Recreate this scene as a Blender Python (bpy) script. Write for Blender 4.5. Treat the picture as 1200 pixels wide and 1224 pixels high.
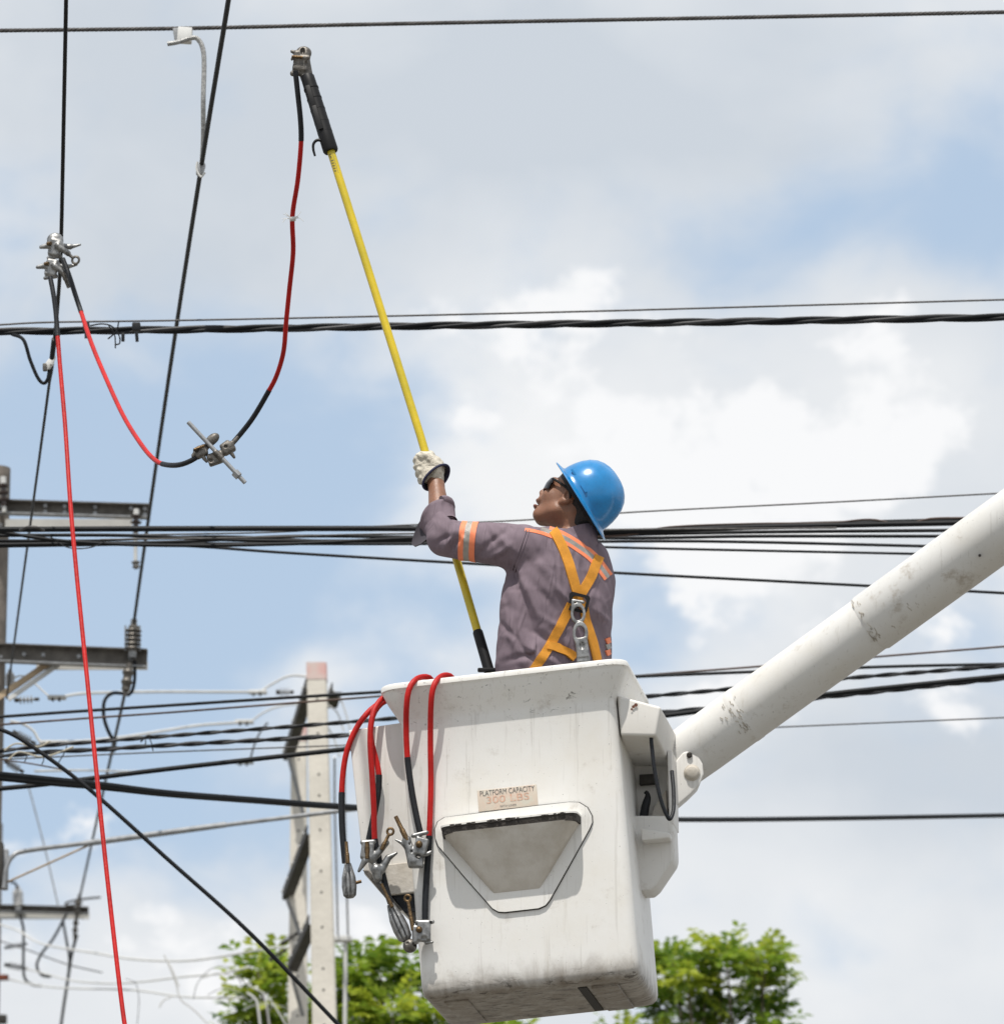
import bpy, bmesh, math, random
import numpy as np
from mathutils import Vector, Matrix
from mathutils.bvhtree import BVHTree

for _o in list(bpy.data.objects):
    bpy.data.objects.remove(_o, do_unlink=True)
scene = bpy.context.scene
COL = scene.collection
rng = np.random.default_rng(7)
random.seed(7)

# ------------------------------------------------------------------ camera
FPX = 7100.0                      # focal length in photo pixels (photo is 1200 x 1224)
ELEV = math.radians(15.0)
CAM = np.array([0.0, 0.0, 1.6])
cam_data = bpy.data.cameras.new('camera')
cam = bpy.data.objects.new('camera', cam_data)
COL.objects.link(cam)
cam.location = CAM
cam.rotation_euler = (math.radians(90) + ELEV, 0, 0)
cam_data.sensor_fit = 'HORIZONTAL'
cam_data.sensor_width = 36.0
cam_data.lens = FPX / 1200.0 * 36.0
cam_data.clip_start = 0.1
cam_data.clip_end = 6000
cam_data.dof.use_dof = True
cam_data.dof.focus_distance = 20.1
cam_data.dof.aperture_fstop = 9.0
scene.camera = cam

# ------------------------------------------------------------------ light
SUN = Vector((-0.10, -0.36, 0.93)).normalized()
sun_el = math.asin(SUN.z)
sun_data = bpy.data.lights.new('sun', 'SUN')
sun_data.energy = 4.2
sun_data.angle = math.radians(0.6)
sun_data.color = (1.0, 0.955, 0.89)
sun = bpy.data.objects.new('sun', sun_data)
COL.objects.link(sun)
sun.rotation_euler = SUN.to_track_quat('Z', 'Y').to_euler()
sun.location = (0, 0, 40)

world = bpy.data.worlds.new('World')
scene.world = world
world.use_nodes = True
scene.view_settings.view_transform = 'Standard'
scene.view_settings.look = 'None'
scene.view_settings.gamma = 1
scene.view_settings.use_curve_mapping = False
scene.view_settings.exposure = 0.12

def build_world():
    nt = world.node_tree; N = nt.nodes; L = nt.links
    N.clear()
    out = N.new('ShaderNodeOutputWorld'); bg = N.new('ShaderNodeBackground')
    bg.inputs['Strength'].default_value = 0.1
    L.new(bg.outputs[0], out.inputs[0])
    sky = N.new('ShaderNodeTexSky'); sky.sky_type = 'NISHITA'; sky.sun_disc = False
    sky.sun_elevation = sun_el
    sky.sun_rotation = math.atan2(SUN.x, SUN.y)
    sky.air_density = 1.0; sky.dust_density = 1.2; sky.ozone_density = 1.2
    tc = N.new('ShaderNodeTexCoord')
    def math_n(op, a, b=None, c=None):
        n = N.new('ShaderNodeMath'); n.operation = op
        for i, v in enumerate((a, b, c)):
            if v is None: continue
            if isinstance(v, (int, float)): n.inputs[i].default_value = v
            else: L.new(v, n.inputs[i])
        return n.outputs[0]
    sep = N.new('ShaderNodeSeparateXYZ'); L.new(tc.outputs['Generated'], sep.inputs[0])
    az = math_n('ARCTAN2', sep.outputs[0], sep.outputs[1])
    el = math_n('ARCSINE', sep.outputs[2])
    def noise(scale, detail, rough, off, dist=0.0):
        mp = N.new('ShaderNodeMapping'); mp.inputs['Location'].default_value = off
        mp.inputs['Scale'].default_value = (1, 1, 1.35)
        L.new(tc.outputs['Generated'], mp.inputs['Vector'])
        n = N.new('ShaderNodeTexNoise'); n.inputs['Scale'].default_value = scale
        n.inputs['Detail'].default_value = detail; n.inputs['Roughness'].default_value = rough
        n.inputs['Distortion'].default_value = dist
        L.new(mp.outputs[0], n.inputs['Vector'])
        return n.outputs[0]
    n_big = noise(11, 4, 0.5, (1.3, 2.1, 0.4))
    n_mid = noise(34, 9, 0.52, (4.1, 0.6, 2.2), 0.25)
    n_tone = noise(19, 7, 0.5, (0.2, 7.7, 3.1), 0.2)
    def bank(a_deg, e_deg, wa, we, amp):          # a soft cloud bank (or gap) at a compass bearing and height
        da = math_n('DIVIDE', math_n('SUBTRACT', az, math.radians(a_deg)), math.radians(wa))
        de = math_n('DIVIDE', math_n('SUBTRACT', el, math.radians(e_deg)), math.radians(we))
        r2 = math_n('ADD', math_n('MULTIPLY', da, da), math_n('MULTIPLY', de, de))
        return math_n('MULTIPLY', math_n('POWER', 2.718, math_n('MULTIPLY', r2, -1.0)), amp)
    def px2(px, py, wx, wy, amp):                  # the same, bearing read off the photograph
        k = 180 / math.pi / FPX
        return bank((px - 600) * k / 0.966, 15 - (py - 612) * k, wx * k, wy * k, amp)
    cov = math_n('MULTIPLY', math_n('SUBTRACT', n_big, 0.5), 0.7)
    cov = math_n('ADD', cov, math_n('MULTIPLY', math_n('SUBTRACT', n_mid, 0.5), 1.25))
    cov = math_n('ADD', cov, 0.34)
    for b in ((1090, 255, 260, 85, -0.5), (905, 345, 90, 60, -0.22), (210, 610, 330, 200, -0.75), (90, 900, 250, 230, -0.55),
              (775, 640, 60, 150, -0.34), (330, 1000, 120, 70, -0.2), (640, 560, 190, 150, 0.3), (1040, 480, 170, 110, 0.45),
              (250, 1180, 260, 110, 0.35), (900, 1000, 300, 250, 0.25), (500, 120, 600, 130, 0.25)):
        cov = math_n('ADD', cov, px2(*b))
    ramp = N.new('ShaderNodeMapRange'); ramp.interpolation_type = 'SMOOTHERSTEP'
    ramp.inputs['From Min'].default_value = -0.22; ramp.inputs['From Max'].default_value = 0.5
    L.new(cov, ramp.inputs['Value'])
    tone = math_n('ADD', math_n('MULTIPLY', math_n('SUBTRACT', n_tone, 0.5), 1.5), 0.55)
    for b in ((560, 130, 800, 190, -0.62), (720, 520, 230, 200, 0.35), (1050, 450, 130, 90, 0.4), (1080, 930, 260, 90, -0.38),
              (300, 330, 300, 90, -0.15), (500, 760, 300, 160, 0.2)):
        tone = math_n('ADD', tone, px2(*b))
    cr = N.new('ShaderNodeMapRange'); cr.inputs['From Min'].default_value = 0.0; cr.inputs['From Max'].default_value = 1.0
    L.new(tone, cr.inputs['Value'])
    mixc = N.new('ShaderNodeMix'); mixc.data_type = 'RGBA'
    mixc.inputs['A'].default_value = (5.65, 6.15, 6.75, 1); mixc.inputs['B'].default_value = (8.3, 8.4, 8.5, 1)
    L.new(cr.outputs[0], mixc.inputs['Factor'])
    # thin high veil over the blue
    veil = N.new('ShaderNodeMix'); veil.data_type = 'RGBA'; veil.inputs['Factor'].default_value = 0.72
    L.new(sky.outputs[0], veil.inputs['A']); veil.inputs['B'].default_value = (5.2, 6.5, 8.1, 1)
    # heaped cumulus with firmer edges in front of the veil
    n_bil = noise(46, 10, 0.56, (2.7, 3.3, 5.2), 0.15)
    n_fine = noise(130, 8, 0.6, (6.1, 1.2, 0.7))
    cum = math_n('ADD', math_n('MULTIPLY', math_n('SUBTRACT', n_bil, 0.5), 2.6), math_n('MULTIPLY', math_n('SUBTRACT', n_big, 0.5), 1.0))
    cum = math_n('ADD', cum, math_n('MULTIPLY', math_n('SUBTRACT', n_fine, 0.5), 0.55))
    cum = math_n('ADD', cum, -0.31)
    for b in ((560, 90, 900, 200, -0.45), (690, 510, 210, 160, 0.62), (1050, 480, 170, 110, 0.62), (890, 410, 26, 80, -0.35), (880, 600, 190, 110, 0.4), (900, 700, 220, 110, 0.45), (330, 1180, 190, 120, 0.55), (870, 870, 120, 60, 0.4), (1090, 260, 300, 90, -0.7), (220, 620, 260, 210, -0.7), (775, 650, 55, 130, -0.3)):
        cum = math_n('ADD', cum, px2(*b))
    cr2 = N.new('ShaderNodeMapRange'); cr2.interpolation_type = 'SMOOTHSTEP'; cr2.inputs['From Min'].default_value = -0.02; cr2.inputs['From Max'].default_value = 0.30; cr2.inputs['To Max'].default_value = 0.95
    L.new(cum, cr2.inputs['Value'])
    mix = N.new('ShaderNodeMix'); mix.data_type = 'RGBA'
    L.new(ramp.outputs[0], mix.inputs['Factor'])
    L.new(veil.outputs['Result'], mix.inputs['A']); L.new(mixc.outputs['Result'], mix.inputs['B'])
    mix2 = N.new('ShaderNodeMix'); mix2.data_type = 'RGBA'; mix2.inputs['B'].default_value = (8.8, 8.85, 8.95, 1)
    L.new(cr2.outputs[0], mix2.inputs['Factor']); L.new(mix.outputs['Result'], mix2.inputs['A'])
    L.new(mix2.outputs['Result'], bg.inputs['Color'])
build_world()

# ------------------------------------------------------------------ helpers
_R = np.array([1.0, 0, 0]); _F = np.array([0, math.cos(ELEV), math.sin(ELEV)]); _U = np.array([0, -math.sin(ELEV), math.cos(ELEV)])
def P(px, py, Y):
    """photo pixel + ground distance Y -> point in the world"""
    r = _F + (px - 600) / FPX * _R + (612 - py) / FPX * _U
    return CAM + r * (Y / r[1])
def mpp(Y):
    return Y / 0.966 / FPX        # metres per photo pixel at ground distance Y

def nrm(v):
    v = np.asarray(v, float); return v / (np.linalg.norm(v) + 1e-12)

def smooth(pts, n=8):
    p = np.asarray(pts, float)
    if len(p) < 3:
        return np.array([p[0] + (p[1] - p[0]) * t for t in np.linspace(0, 1, n + 1)])
    q = np.vstack([2 * p[0] - p[1], p, 2 * p[-1] - p[-2]])
    out = []
    for i in range(1, len(q) - 2):
        a, b, c, d = q[i - 1], q[i], q[i + 1], q[i + 2]
        for t in np.linspace(0, 1, n, endpoint=False):
            out.append(0.5 * ((2 * b) + (c - a) * t + (2 * a - 5 * b + 4 * c - d) * t * t + (3 * b - a - 3 * c + d) * t ** 3))
    out.append(p[-1])
    return np.array(out)

def extend(W, ext, L):
    """carry a wire straight on past both ends"""
    W = list(W)
    if ext[0]: W.insert(0, W[0] + nrm(W[0] - W[2]) * L)
    if ext[1]: W.append(W[-1] + nrm(W[-1] - W[-3]) * L)
    return np.array(W)

class MB:
    def __init__(s): s.v = []; s.f = []
    def add(s, verts, faces):
        o = len(s.v); s.v.extend([tuple(map(float, x)) for x in verts]); s.f.extend([tuple(i + o for i in f) for f in faces]); return s
    def tube(s, pts, r, seg=10, caps=True):
        p = np.asarray(pts, float); n = len(p)
        r = np.full(n, float(r)) if np.isscalar(r) else np.asarray(r, float)
        t = np.gradient(p, axis=0); t /= (np.linalg.norm(t, axis=1)[:, None] + 1e-12)
        ref = np.array([0, 0, 1.0]) if abs(t[0][2]) < 0.9 else np.array([1.0, 0, 0])
        a = nrm(np.cross(ref, t[0])); ang = np.linspace(0, 2 * math.pi, seg, endpoint=False)
        V = []
        for i in range(n):
            a = nrm(a - t[i] * np.dot(a, t[i])); b = np.cross(t[i], a)
            for k in ang: V.append(p[i] + r[i] * (math.cos(k) * a + math.sin(k) * b))
        Fc = [(i * seg + k, i * seg + (k + 1) % seg, (i + 1) * seg + (k + 1) % seg, (i + 1) * seg + k) for i in range(n - 1) for k in range(seg)]
        if caps:
            Fc.append(tuple(range(seg - 1, -1, -1))); Fc.append(tuple(range((n - 1) * seg, n * seg)))
        return s.add(V, Fc)
    def rod(s, a, b, r, r2=None, seg=12):
        return s.tube([a, b], [r, r if r2 is None else r2], seg)
    def box(s, c, h, M=None, bevel=0.0):
        """box with centre c, half sizes h, rotation M (3x3 columns are axes)"""
        c = np.asarray(c, float); M = np.eye(3) if M is None else np.asarray(M, float)
        if bevel <= 0:
            V = [c + M @ (np.array([x, y, z]) * h) for x in (-1, 1) for y in (-1, 1) for z in (-1, 1)]
            return s.add(V, [(0, 1, 3, 2), (4, 6, 7, 5), (0, 4, 5, 1), (2, 3, 7, 6), (0, 2, 6, 4), (1, 5, 7, 3)])
        bm = bmesh.new(); bmesh.ops.create_cube(bm, size=2.0)
        for v in bm.verts: v.co = Vector((v.co.x * h[0], v.co.y * h[1], v.co.z * h[2]))
        bmesh.ops.bevel(bm, geom=list(bm.edges), offset=bevel, segments=2, profile=0.6, affect='EDGES')
        bm.verts.index_update()
        V = [c + M @ np.array(v.co) for v in bm.verts]; Fc = [tuple(v.index for v in f.verts) for f in bm.faces]; bm.free()
        return s.add(V, Fc)
    def lathe(s, prof, o, axis, seg=20):
        """prof: list of (distance along axis, radius)"""
        o = np.asarray(o, float); ax = nrm(axis)
        a = nrm(np.cross(ax, [0, 0, 1.0] if abs(ax[2]) < 0.9 else [1.0, 0, 0])); b = np.cross(ax, a)
        V = []; n = len(prof)
        for h, r in prof:
            for k in range(seg):
                q = 2 * math.pi * k / seg; V.append(o + ax * h + r * (math.cos(q) * a + math.sin(q) * b))
        Fc = [(i * seg + k, i * seg + (k + 1) % seg, (i + 1) * seg + (k + 1) % seg, (i + 1) * seg + k) for i in range(n - 1) for k in range(seg)]
        Fc.append(tuple(range(seg - 1, -1, -1))); Fc.append(tuple(range((n - 1) * seg, n * seg)))
        return s.add(V, Fc)
    def ring(s, c, axis, R, r, seg=20, sg=8):
        ax = nrm(axis); a = nrm(np.cross(ax, [0, 0, 1.0] if abs(ax[2]) < 0.9 else [1.0, 0, 0])); b = np.cross(ax, a)
        V = []
        for i in range(seg):
            q = 2 * math.pi * i / seg; d = math.cos(q) * a + math.sin(q) * b
            for k in range(sg):
                w = 2 * math.pi * k / sg; V.append(np.asarray(c) + d * (R + r * math.cos(w)) + ax * r * math.sin(w))
        Fc = [(i * sg + k, i * sg + (k + 1) % sg, ((i + 1) % seg) * sg + (k + 1) % sg, ((i + 1) % seg) * sg + k) for i in range(seg) for k in range(sg)]
        return s.add(V, Fc)
    def prism(s, poly, o, ex, ey, ez, t):
        """polygon in the ex, ey plane at o, extruded t along ez"""
        ex, ey, ez, o = map(lambda q: np.asarray(q, float), (ex, ey, ez, o)); n = len(poly)
        V = [o + ex * x + ey * y for x, y in poly] + [o + ex * x + ey * y + ez * t for x, y in poly]
        Fc = [tuple(range(n - 1, -1, -1)), tuple(range(n, 2 * n))] + [(i, (i + 1) % n, n + (i + 1) % n, n + i) for i in range(n)]
        return s.add(V, Fc)
    def build(s, name, mat, parent=None, shade=40, kind=None):
        v = np.array(s.v)
        org = ROOT.get(parent.name) if parent else v[0].copy()
        me = bpy.data.meshes.new(name)
        me.from_pydata([tuple(x) for x in (v - org)], [], s.f)
        me.validate(); me.update()
        bm = bmesh.new(); bm.from_mesh(me); bmesh.ops.recalc_face_normals(bm, faces=bm.faces); bm.to_mesh(me); bm.free()
        o = bpy.data.objects.new(name, me); COL.objects.link(o)
        o.data.materials.append(mat)
        if shade:
            me.shade_smooth()
            try: me.set_sharp_from_angle(angle=math.radians(shade))
            except Exception: pass
        if parent:
            o.parent = parent
        else:
            o.location = org
        ROOT[o.name] = org
        if kind: o['kind'] = kind
        return o
ROOT = {}

def thing(name, label, cat, loc, group=None):
    o = bpy.data.objects.new(name, None); COL.objects.link(o); o.empty_display_size = 0.1
    o.location = tuple(map(float, loc)); ROOT[o.name] = np.asarray(loc, float)
    o['label'] = label; o['category'] = cat
    if group: o['group'] = group
    return o
def tag(o, label, cat, group=None):
    o['label'] = label; o['category'] = cat
    if group: o['group'] = group
    return o

# ------------------------------------------------------------------ materials
def mat(name, col, rough=0.6, metal=0.0, var=0.0, vscale=6.0, bump=0.0, bscale=40.0, spec=0.5, coat=0.0, col2=None, detail=6, lo=0.35, hi=0.65):
    m = bpy.data.materials.new(name); m.use_nodes = True
    nt = m.node_tree; N = nt.nodes; L = nt.links; b = N['Principled BSDF']
    b.inputs['Base Color'].default_value = (*col, 1); b.inputs['Roughness'].default_value = rough
    b.inputs['Metallic'].default_value = metal; b.inputs['Specular IOR Level'].default_value = spec
    b.inputs['Coat Weight'].default_value = coat
    tc = N.new('ShaderNodeTexCoord')
    if var > 0 or col2:
        n = N.new('ShaderNodeTexNoise'); n.inputs['Scale'].default_value = vscale; n.inputs['Detail'].default_value = detail
        n.inputs['Roughness'].default_value = 0.6
        L.new(tc.outputs['Object'], n.inputs['Vector'])
        r = N.new('ShaderNodeMapRange'); r.inputs['From Min'].default_value = lo; r.inputs['From Max'].default_value = hi
        L.new(n.outputs[0], r.inputs['Value'])
        x = N.new('ShaderNodeMix'); x.data_type = 'RGBA'
        c2 = col2 if col2 else tuple(c * (1 - var) for c in col)
        x.inputs['A'].default_value = (*c2, 1); x.inputs['B'].default_value = (*col, 1)
        L.new(r.outputs[0], x.inputs['Factor']); L.new(x.outputs['Result'], b.inputs['Base Color'])
    if bump > 0:
        n2 = N.new('ShaderNodeTexNoise'); n2.inputs['Scale'].default_value = bscale; n2.inputs['Detail'].default_value = 5
        L.new(tc.outputs['Object'], n2.inputs['Vector'])
        bp = N.new('ShaderNodeBump'); bp.inputs['Strength'].default_value = bump; bp.inputs['Distance'].default_value = 0.01
        L.new(n2.outputs[0], bp.inputs['Height']); L.new(bp.outputs[0], b.inputs['Normal'])
    return m

M_black = mat('black_rubber', (0.014, 0.016, 0.02), 0.5, var=0.4, vscale=30, bump=0.15, bscale=200, spec=.3)
M_wire = mat('black_wire', (0.009, 0.0105, 0.013), 0.6, var=0.35, vscale=8, spec=.2)
M_wiregrey = mat('bare_wire', (0.085, 0.08, 0.078), 0.55, metal=0.2, spec=.3, var=0.5, vscale=40)
M_wirerust = mat('rusty_wire', (0.10, 0.06, 0.045), 0.75, var=0.5, vscale=6)
M_palewire = mat('pale_wire', (0.62, 0.62, 0.60), 0.6, var=0.2, vscale=5)
M_red = mat('red_jacket', (0.50, 0.012, 0.010), 0.5, spec=.25, var=0.3, vscale=9, bump=0.2, bscale=60)
M_steel = mat('cast_aluminium', (0.36, 0.36, 0.355), 0.42, metal=0.8, var=0.6, vscale=45, bump=0.08, bscale=160)
M_steeldark = mat('weathered_steel', (0.2, 0.185, 0.165), 0.5, metal=0.7, var=0.6, vscale=60, bump=0.15, bscale=180)
M_brass = mat('bronze_screw', (0.19, 0.125, 0.065), 0.45, metal=0.85, var=0.5, vscale=90, bump=0.3, bscale=250)
M_galv = mat('galvanised_steel', (0.36, 0.37, 0.38), 0.5, metal=0.45, var=0.35, vscale=20, bump=0.1, bscale=80)
M_galvdark = mat('weathered_channel_steel', (0.06, 0.056, 0.05), 0.65, metal=0.1, spec=.25, var=0.5, vscale=12)
M_porc = mat('grey_porcelain', (0.5, 0.5, 0.5), 0.25, var=0.2, vscale=20)
M_porcdark = mat('brown_porcelain', (0.07, 0.05, 0.045), 0.22, var=0.3, vscale=20)
M_conc = mat('pale_concrete', (0.72, 0.68, 0.60), 0.85, var=0.16, vscale=3, bump=0.3, bscale=30)
M_pink = mat('faded_red_paint', (0.66, 0.36, 0.33), 0.8, var=0.25, vscale=9, col2=(0.62, 0.5, 0.46))
M_hole = mat('dark_hole', (0.03, 0.028, 0.025), 0.9)
M_oldpole = mat('weathered_pole', (0.23, 0.2, 0.17), 0.85, var=0.4, vscale=7, bump=0.5, bscale=30)
M_wood = mat('pale_timber_brace', (0.5, 0.38, 0.25), 0.8, var=0.3, vscale=10)
M_white = mat('white_plastic', (0.7, 0.7, 0.68), 0.5, var=0.1, vscale=20)
# ================================================================== SETTING
def make_ground():
    m = mat('dusty_ground', (0.17, 0.16, 0.14), 0.95, var=0.35, vscale=0.35, bump=0.3, bscale=3)
    o = MB().add([(-1500, -600, 0), (1500, -600, 0), (1500, 2500, 0), (-1500, 2500, 0)], [(0, 1, 2, 3)]).build('ground', m, shade=0)
    o['kind'] = 'structure'
make_ground()

# ------------------------------------------------------------------ trees
def leaf_material(name, c1, c2, c3):
    m = bpy.data.materials.new(name); m.use_nodes = True
    nt = m.node_tree; N = nt.nodes; L = nt.links; b = N['Principled BSDF']; out = N['Material Output']
    at = N.new('ShaderNodeAttribute'); at.attribute_name = 'tint'
    r = N.new('ShaderNodeValToRGB'); L.new(at.outputs['Fac'], r.inputs[0])
    r.color_ramp.elements[0].color = (*c1, 1); r.color_ramp.elements[1].color = (*c3, 1)
    e = r.color_ramp.elements.new(0.5); e.color = (*c2, 1)
    L.new(r.outputs[0], b.inputs['Base Color']); b.inputs['Roughness'].default_value = 0.5
    t = N.new('ShaderNodeBsdfTranslucent'); L.new(r.outputs[0], t.inputs[0])
    mx = N.new('ShaderNodeMixShader'); mx.inputs[0].default_value = 0.5
    L.new(b.outputs[0], mx.inputs[1]); L.new(t.outputs[0], mx.inputs[2]); L.new(mx.outputs[0], out.inputs[0])
    return m
M_leaf = leaf_material('young_leaf', (0.05, 0.115, 0.018), (0.20, 0.31, 0.035), (0.42, 0.47, 0.05))
M_bark = mat('tree_bark', (0.14, 0.11, 0.085), 0.9, var=0.4, vscale=8, bump=0.6, bscale=20)

def make_tree(label, Y, basepx, clumps, seed):
    rg = np.random.default_rng(seed)
    base = P(basepx, 1224, Y); base[2] = 0
    root = thing('tree', label, 'tree', base, 'trees beyond the poles')
    s = mpp(Y)
    centres = []
    for (px, py, r) in clumps:
        c = P(px, py + 20, Y + rg.uniform(-0.5, 0.5)); centres.append((c, r * s * rg.uniform(.55, .8)))
    lowc = []
    for k in range(30):                       # the crown goes on below the frame
        a = rg.uniform(0, 2 * math.pi); q = rg.uniform(0.2, 1) ** 0.5
        c = np.array([base[0] + 2.3 * q * math.cos(a), Y + 2.0 * q * math.sin(a), rg.uniform(6.6, 9.6)])
        lowc.append((c, rg.uniform(0.35, 0.6)))
    tr = MB()
    top = np.array([base[0] + rg.uniform(-.2, .2), Y, 6.0])
    path = smooth([base, base + [0.08, 0, 2], base + [-0.06, 0.1, 4.2], top], 6)
    tr.tube(path, np.linspace(0.2, 0.12, len(path)), 10)
    for c, r in centres + lowc:
        mid = (top + c) / 2 + rg.normal(0, 0.15, 3) + np.array([0, 0, -0.15])
        pth = smooth([top - [0, 0, rg.uniform(0, 1.2)], mid, c], 6)
        tr.tube(pth, np.linspace(0.05, 0.008, len(pth)), 5, caps=False)
    tr.build('trunk', M_bark, root)
    V = []; Fc = []; tint = []
    def spray(o, d, n, L, tn):
        d = nrm(d); side = nrm(np.cross(d, [0, 0, 1.0]) + 1e-6); up = np.cross(side, d)
        for i in range(n):
            t = (i // 2 + 0.6) / (n / 2); sg = 1 if i % 2 else -1
            b = o + d * L * t - np.array([0, 0, 0.10 * L * t * t])
            ld = nrm(d * 0.75 + side * sg * 1.0 + up * rg.normal(0, 0.25) - np.array([0, 0, 0.22]))
            ll = L * rg.uniform(0.34, 0.5) * (1.1 - 0.3 * t); w = ll * 0.24
            ls = nrm(np.cross(ld, up + rg.normal(0, 0.3, 3)))
            k = len(V)
            V.extend([b, b + ld * ll * 0.5 + ls * w, b + ld * ll - np.array([0, 0, ll * .12]), b + ld * ll * 0.5 - ls * w])
            Fc.append((k, k + 1, k + 2, k + 3)); tint.extend([tn + rg.normal(0, 0.07)] * 4)
    for ci, (c, r) in enumerate(centres + lowc):
        ns = int(12 + 175 * r) if ci < len(centres) else int(150 * r + 25)
        ct = rg.uniform(0.35, 0.8)
        for k in range(ns):
            d = nrm(rg.normal(0, 1, 3) + np.array([0, 0, 0.35]))
            o = c + d * r * rg.uniform(0.15, 0.85) * np.array([1, 1, 0.72])
            spray(o, d * np.array([1, 1, 0.5]) + np.array([0, 0, 0.12]), 10, rg.uniform(0.17, 0.34), np.clip(ct + rg.normal(0, 0.2), 0, 1))
    me = bpy.data.meshes.new('crown'); me.from_pydata([tuple(np.array(v) - base) for v in V], [], Fc); me.update()
    at = me.attributes.new('tint', 'FLOAT', 'POINT'); at.data.foreach_set('value', np.clip(np.array(tint, np.float32), 0, 1))
    o = bpy.data.objects.new('crown', me); COL.objects.link(o); o.parent = root; me.materials.append(M_leaf)
    o['kind'] = 'stuff'
make_tree('bright green leafy tree behind the concrete poles and the bucket', 50, 440,
          [(308, 1142, 24), (330, 1150, 18), (318, 1175, 24), (296, 1208, 32), (345, 1200, 34), (428, 1142, 30), (455, 1148, 32), (492, 1162, 28), (412, 1168, 30),
           (420, 1200, 42), (470, 1195, 45), (520, 1208, 40), (380, 1215, 40), (560, 1235, 50), (610, 1228, 45), (330, 1235, 45), (270, 1245, 32), (450, 1240, 50)], 3)
make_tree('bright green leafy tree with open lobes right of the white bucket', 53, 830,
          [(850 + (x_ - 850) * .97 - 6, y_ + 4, r_ * .85) for x_, y_, r_ in [(790, 1146, 24), (808, 1124, 15), (826, 1147, 18), (866, 1114, 17), (876, 1130, 26), (914, 1120, 22), (922, 1134, 16), (918, 1158, 15), (850, 1160, 20), (800, 1180, 34),
           (862, 1186, 36), (836, 1200, 34), (924, 1186, 17), (930, 1214, 24), (905, 1236, 34), (860, 1225, 34), (790, 1222, 40), (745, 1225, 45), (700, 1235, 40), (830, 1250, 45), (945, 1250, 30), (900, 1262, 40)]], 5)

# ------------------------------------------------------------------ far concrete poles (H frame)
def taper_pole(name, label, px_top, py_top, Y, w_top, w_bot, px_bot, cat='utility pole', m=M_conc, pink=True, holes=True, group=None):
    t = P(px_top, py_top, Y); b = P(px_bot, 1224, Y)
    d = (b - t) / (t[2] - b[2]); base = t + d * t[2]
    root = thing(name, label, cat, base, group)
    k = mpp(Y); wt, wb = w_top * k / 2, w_bot * k / 2 * 1.5
    def ring(z, pad=0.0):
        f = z / t[2]; c = base + (t - base) * f; w = wb + (wt - wb) * f + pad; ch = w * 0.14
        return [c + np.array([x, y, 0]) for x, y in ((-w + ch, -w), (w - ch, -w), (w, -w + ch), (w, w - ch), (w - ch, w), (-w + ch, w), (-w, w - ch), (-w, -w + ch))]
    mb = MB(); zs = [0, t[2] * .5, t[2]]
    V = [p for z in zs for p in ring(z)]
    Fc = [(i * 8 + j, i * 8 + (j + 1) % 8, (i + 1) * 8 + (j + 1) % 8, (i + 1) * 8 + j) for i in range(len(zs) - 1) for j in range(8)] + [tuple(range(8))[::-1], tuple(range(16, 24))]
    mb.add(V, Fc).build('shaft', m, root, shade=20)
    if pink:
        z0, z1 = t[2] - 20 * k, t[2] + 0.004
        V = ring(z0, 0.003) + ring(z1, 0.003)
        MB().add(V, [(j, (j + 1) % 8, 8 + (j + 1) % 8, 8 + j) for j in range(8)] + [tuple(range(8, 16))]).build('painted_top', M_pink, root, shade=20)
    if holes:
        zz = t[2] - 0.12; i = 0
        while zz > 6.5:
            f = zz / t[2]; c = base + (t - base) * f; w = wb + (wt - wb) * f
            MB().rod(c + [0, -w - 0.002, 0], c + [0, -w + 0.02, 0], 0.009, seg=8).build('bolt_hole', M_hole, root)
            zz -= (0.16, 0.26, 0.31)[i % 3]; i += 1
    return root, base, t
pA, pA_b, pA_t = taper_pole('concrete_pole', 'pale concrete pole with faded red top, the front one of the pair', 378.5, 795, 43, 23, 31, 388, group='paired concrete poles')
pB, pB_b, pB_t = taper_pole('concrete_pole', 'pale concrete pole with red top, partly hidden behind its twin', 357.5, 868, 45.3, 18, 27, 356, group='paired concrete poles')

def angle_arm(label, p0, p1, size=0.075):
    """angle-iron arm between two points"""
    p0, p1 = np.array(p0), np.array(p1); d = nrm(p1 - p0); L = np.linalg.norm(p1 - p0)
    side = nrm(np.cross(d, [0, 0, 1.0])); up = np.cross(side, d); t = 0.009
    root = thing('crossarm', label, 'crossarm', p0, 'steel arms linking the concrete poles')
    mb = MB()
    mb.box((p0 + p1) / 2, (L / 2, t / 2, size / 2), np.column_stack([d, side, up]))
    mb.box((p0 + p1) / 2 - up * size / 2 + side * size / 2, (L / 2, size / 2, t / 2), np.column_stack([d, side, up]))
    mb.build('angle_bar', M_galvdark, root, shade=0)
    for f in (0.06, 0.25, 0.5, 0.75, 0.94):
        c = p0 + d * L * f - side * 0.01
        MB().rod(c, c - side * 0.012 + up * 0.0, 0.011, seg=6).build('bolt', M_galv, root)
    return root
angle_arm('dark steel arm, topmost between the two concrete poles', P(366, 817, 43.0), P(339, 903, 45.4))
angle_arm('dark steel arm, middle one between the two concrete poles', P(367, 992, 43.0), P(338, 1070, 45.4))
angle_arm('dark steel arm, lowest between the two concrete poles', P(369, 1100, 43.0), P(344, 1156, 45.0))
angle_arm('short dark steel arm end right of the concrete pole top', P(397, 822, 43.1), P(391, 840, 43.6))
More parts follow.
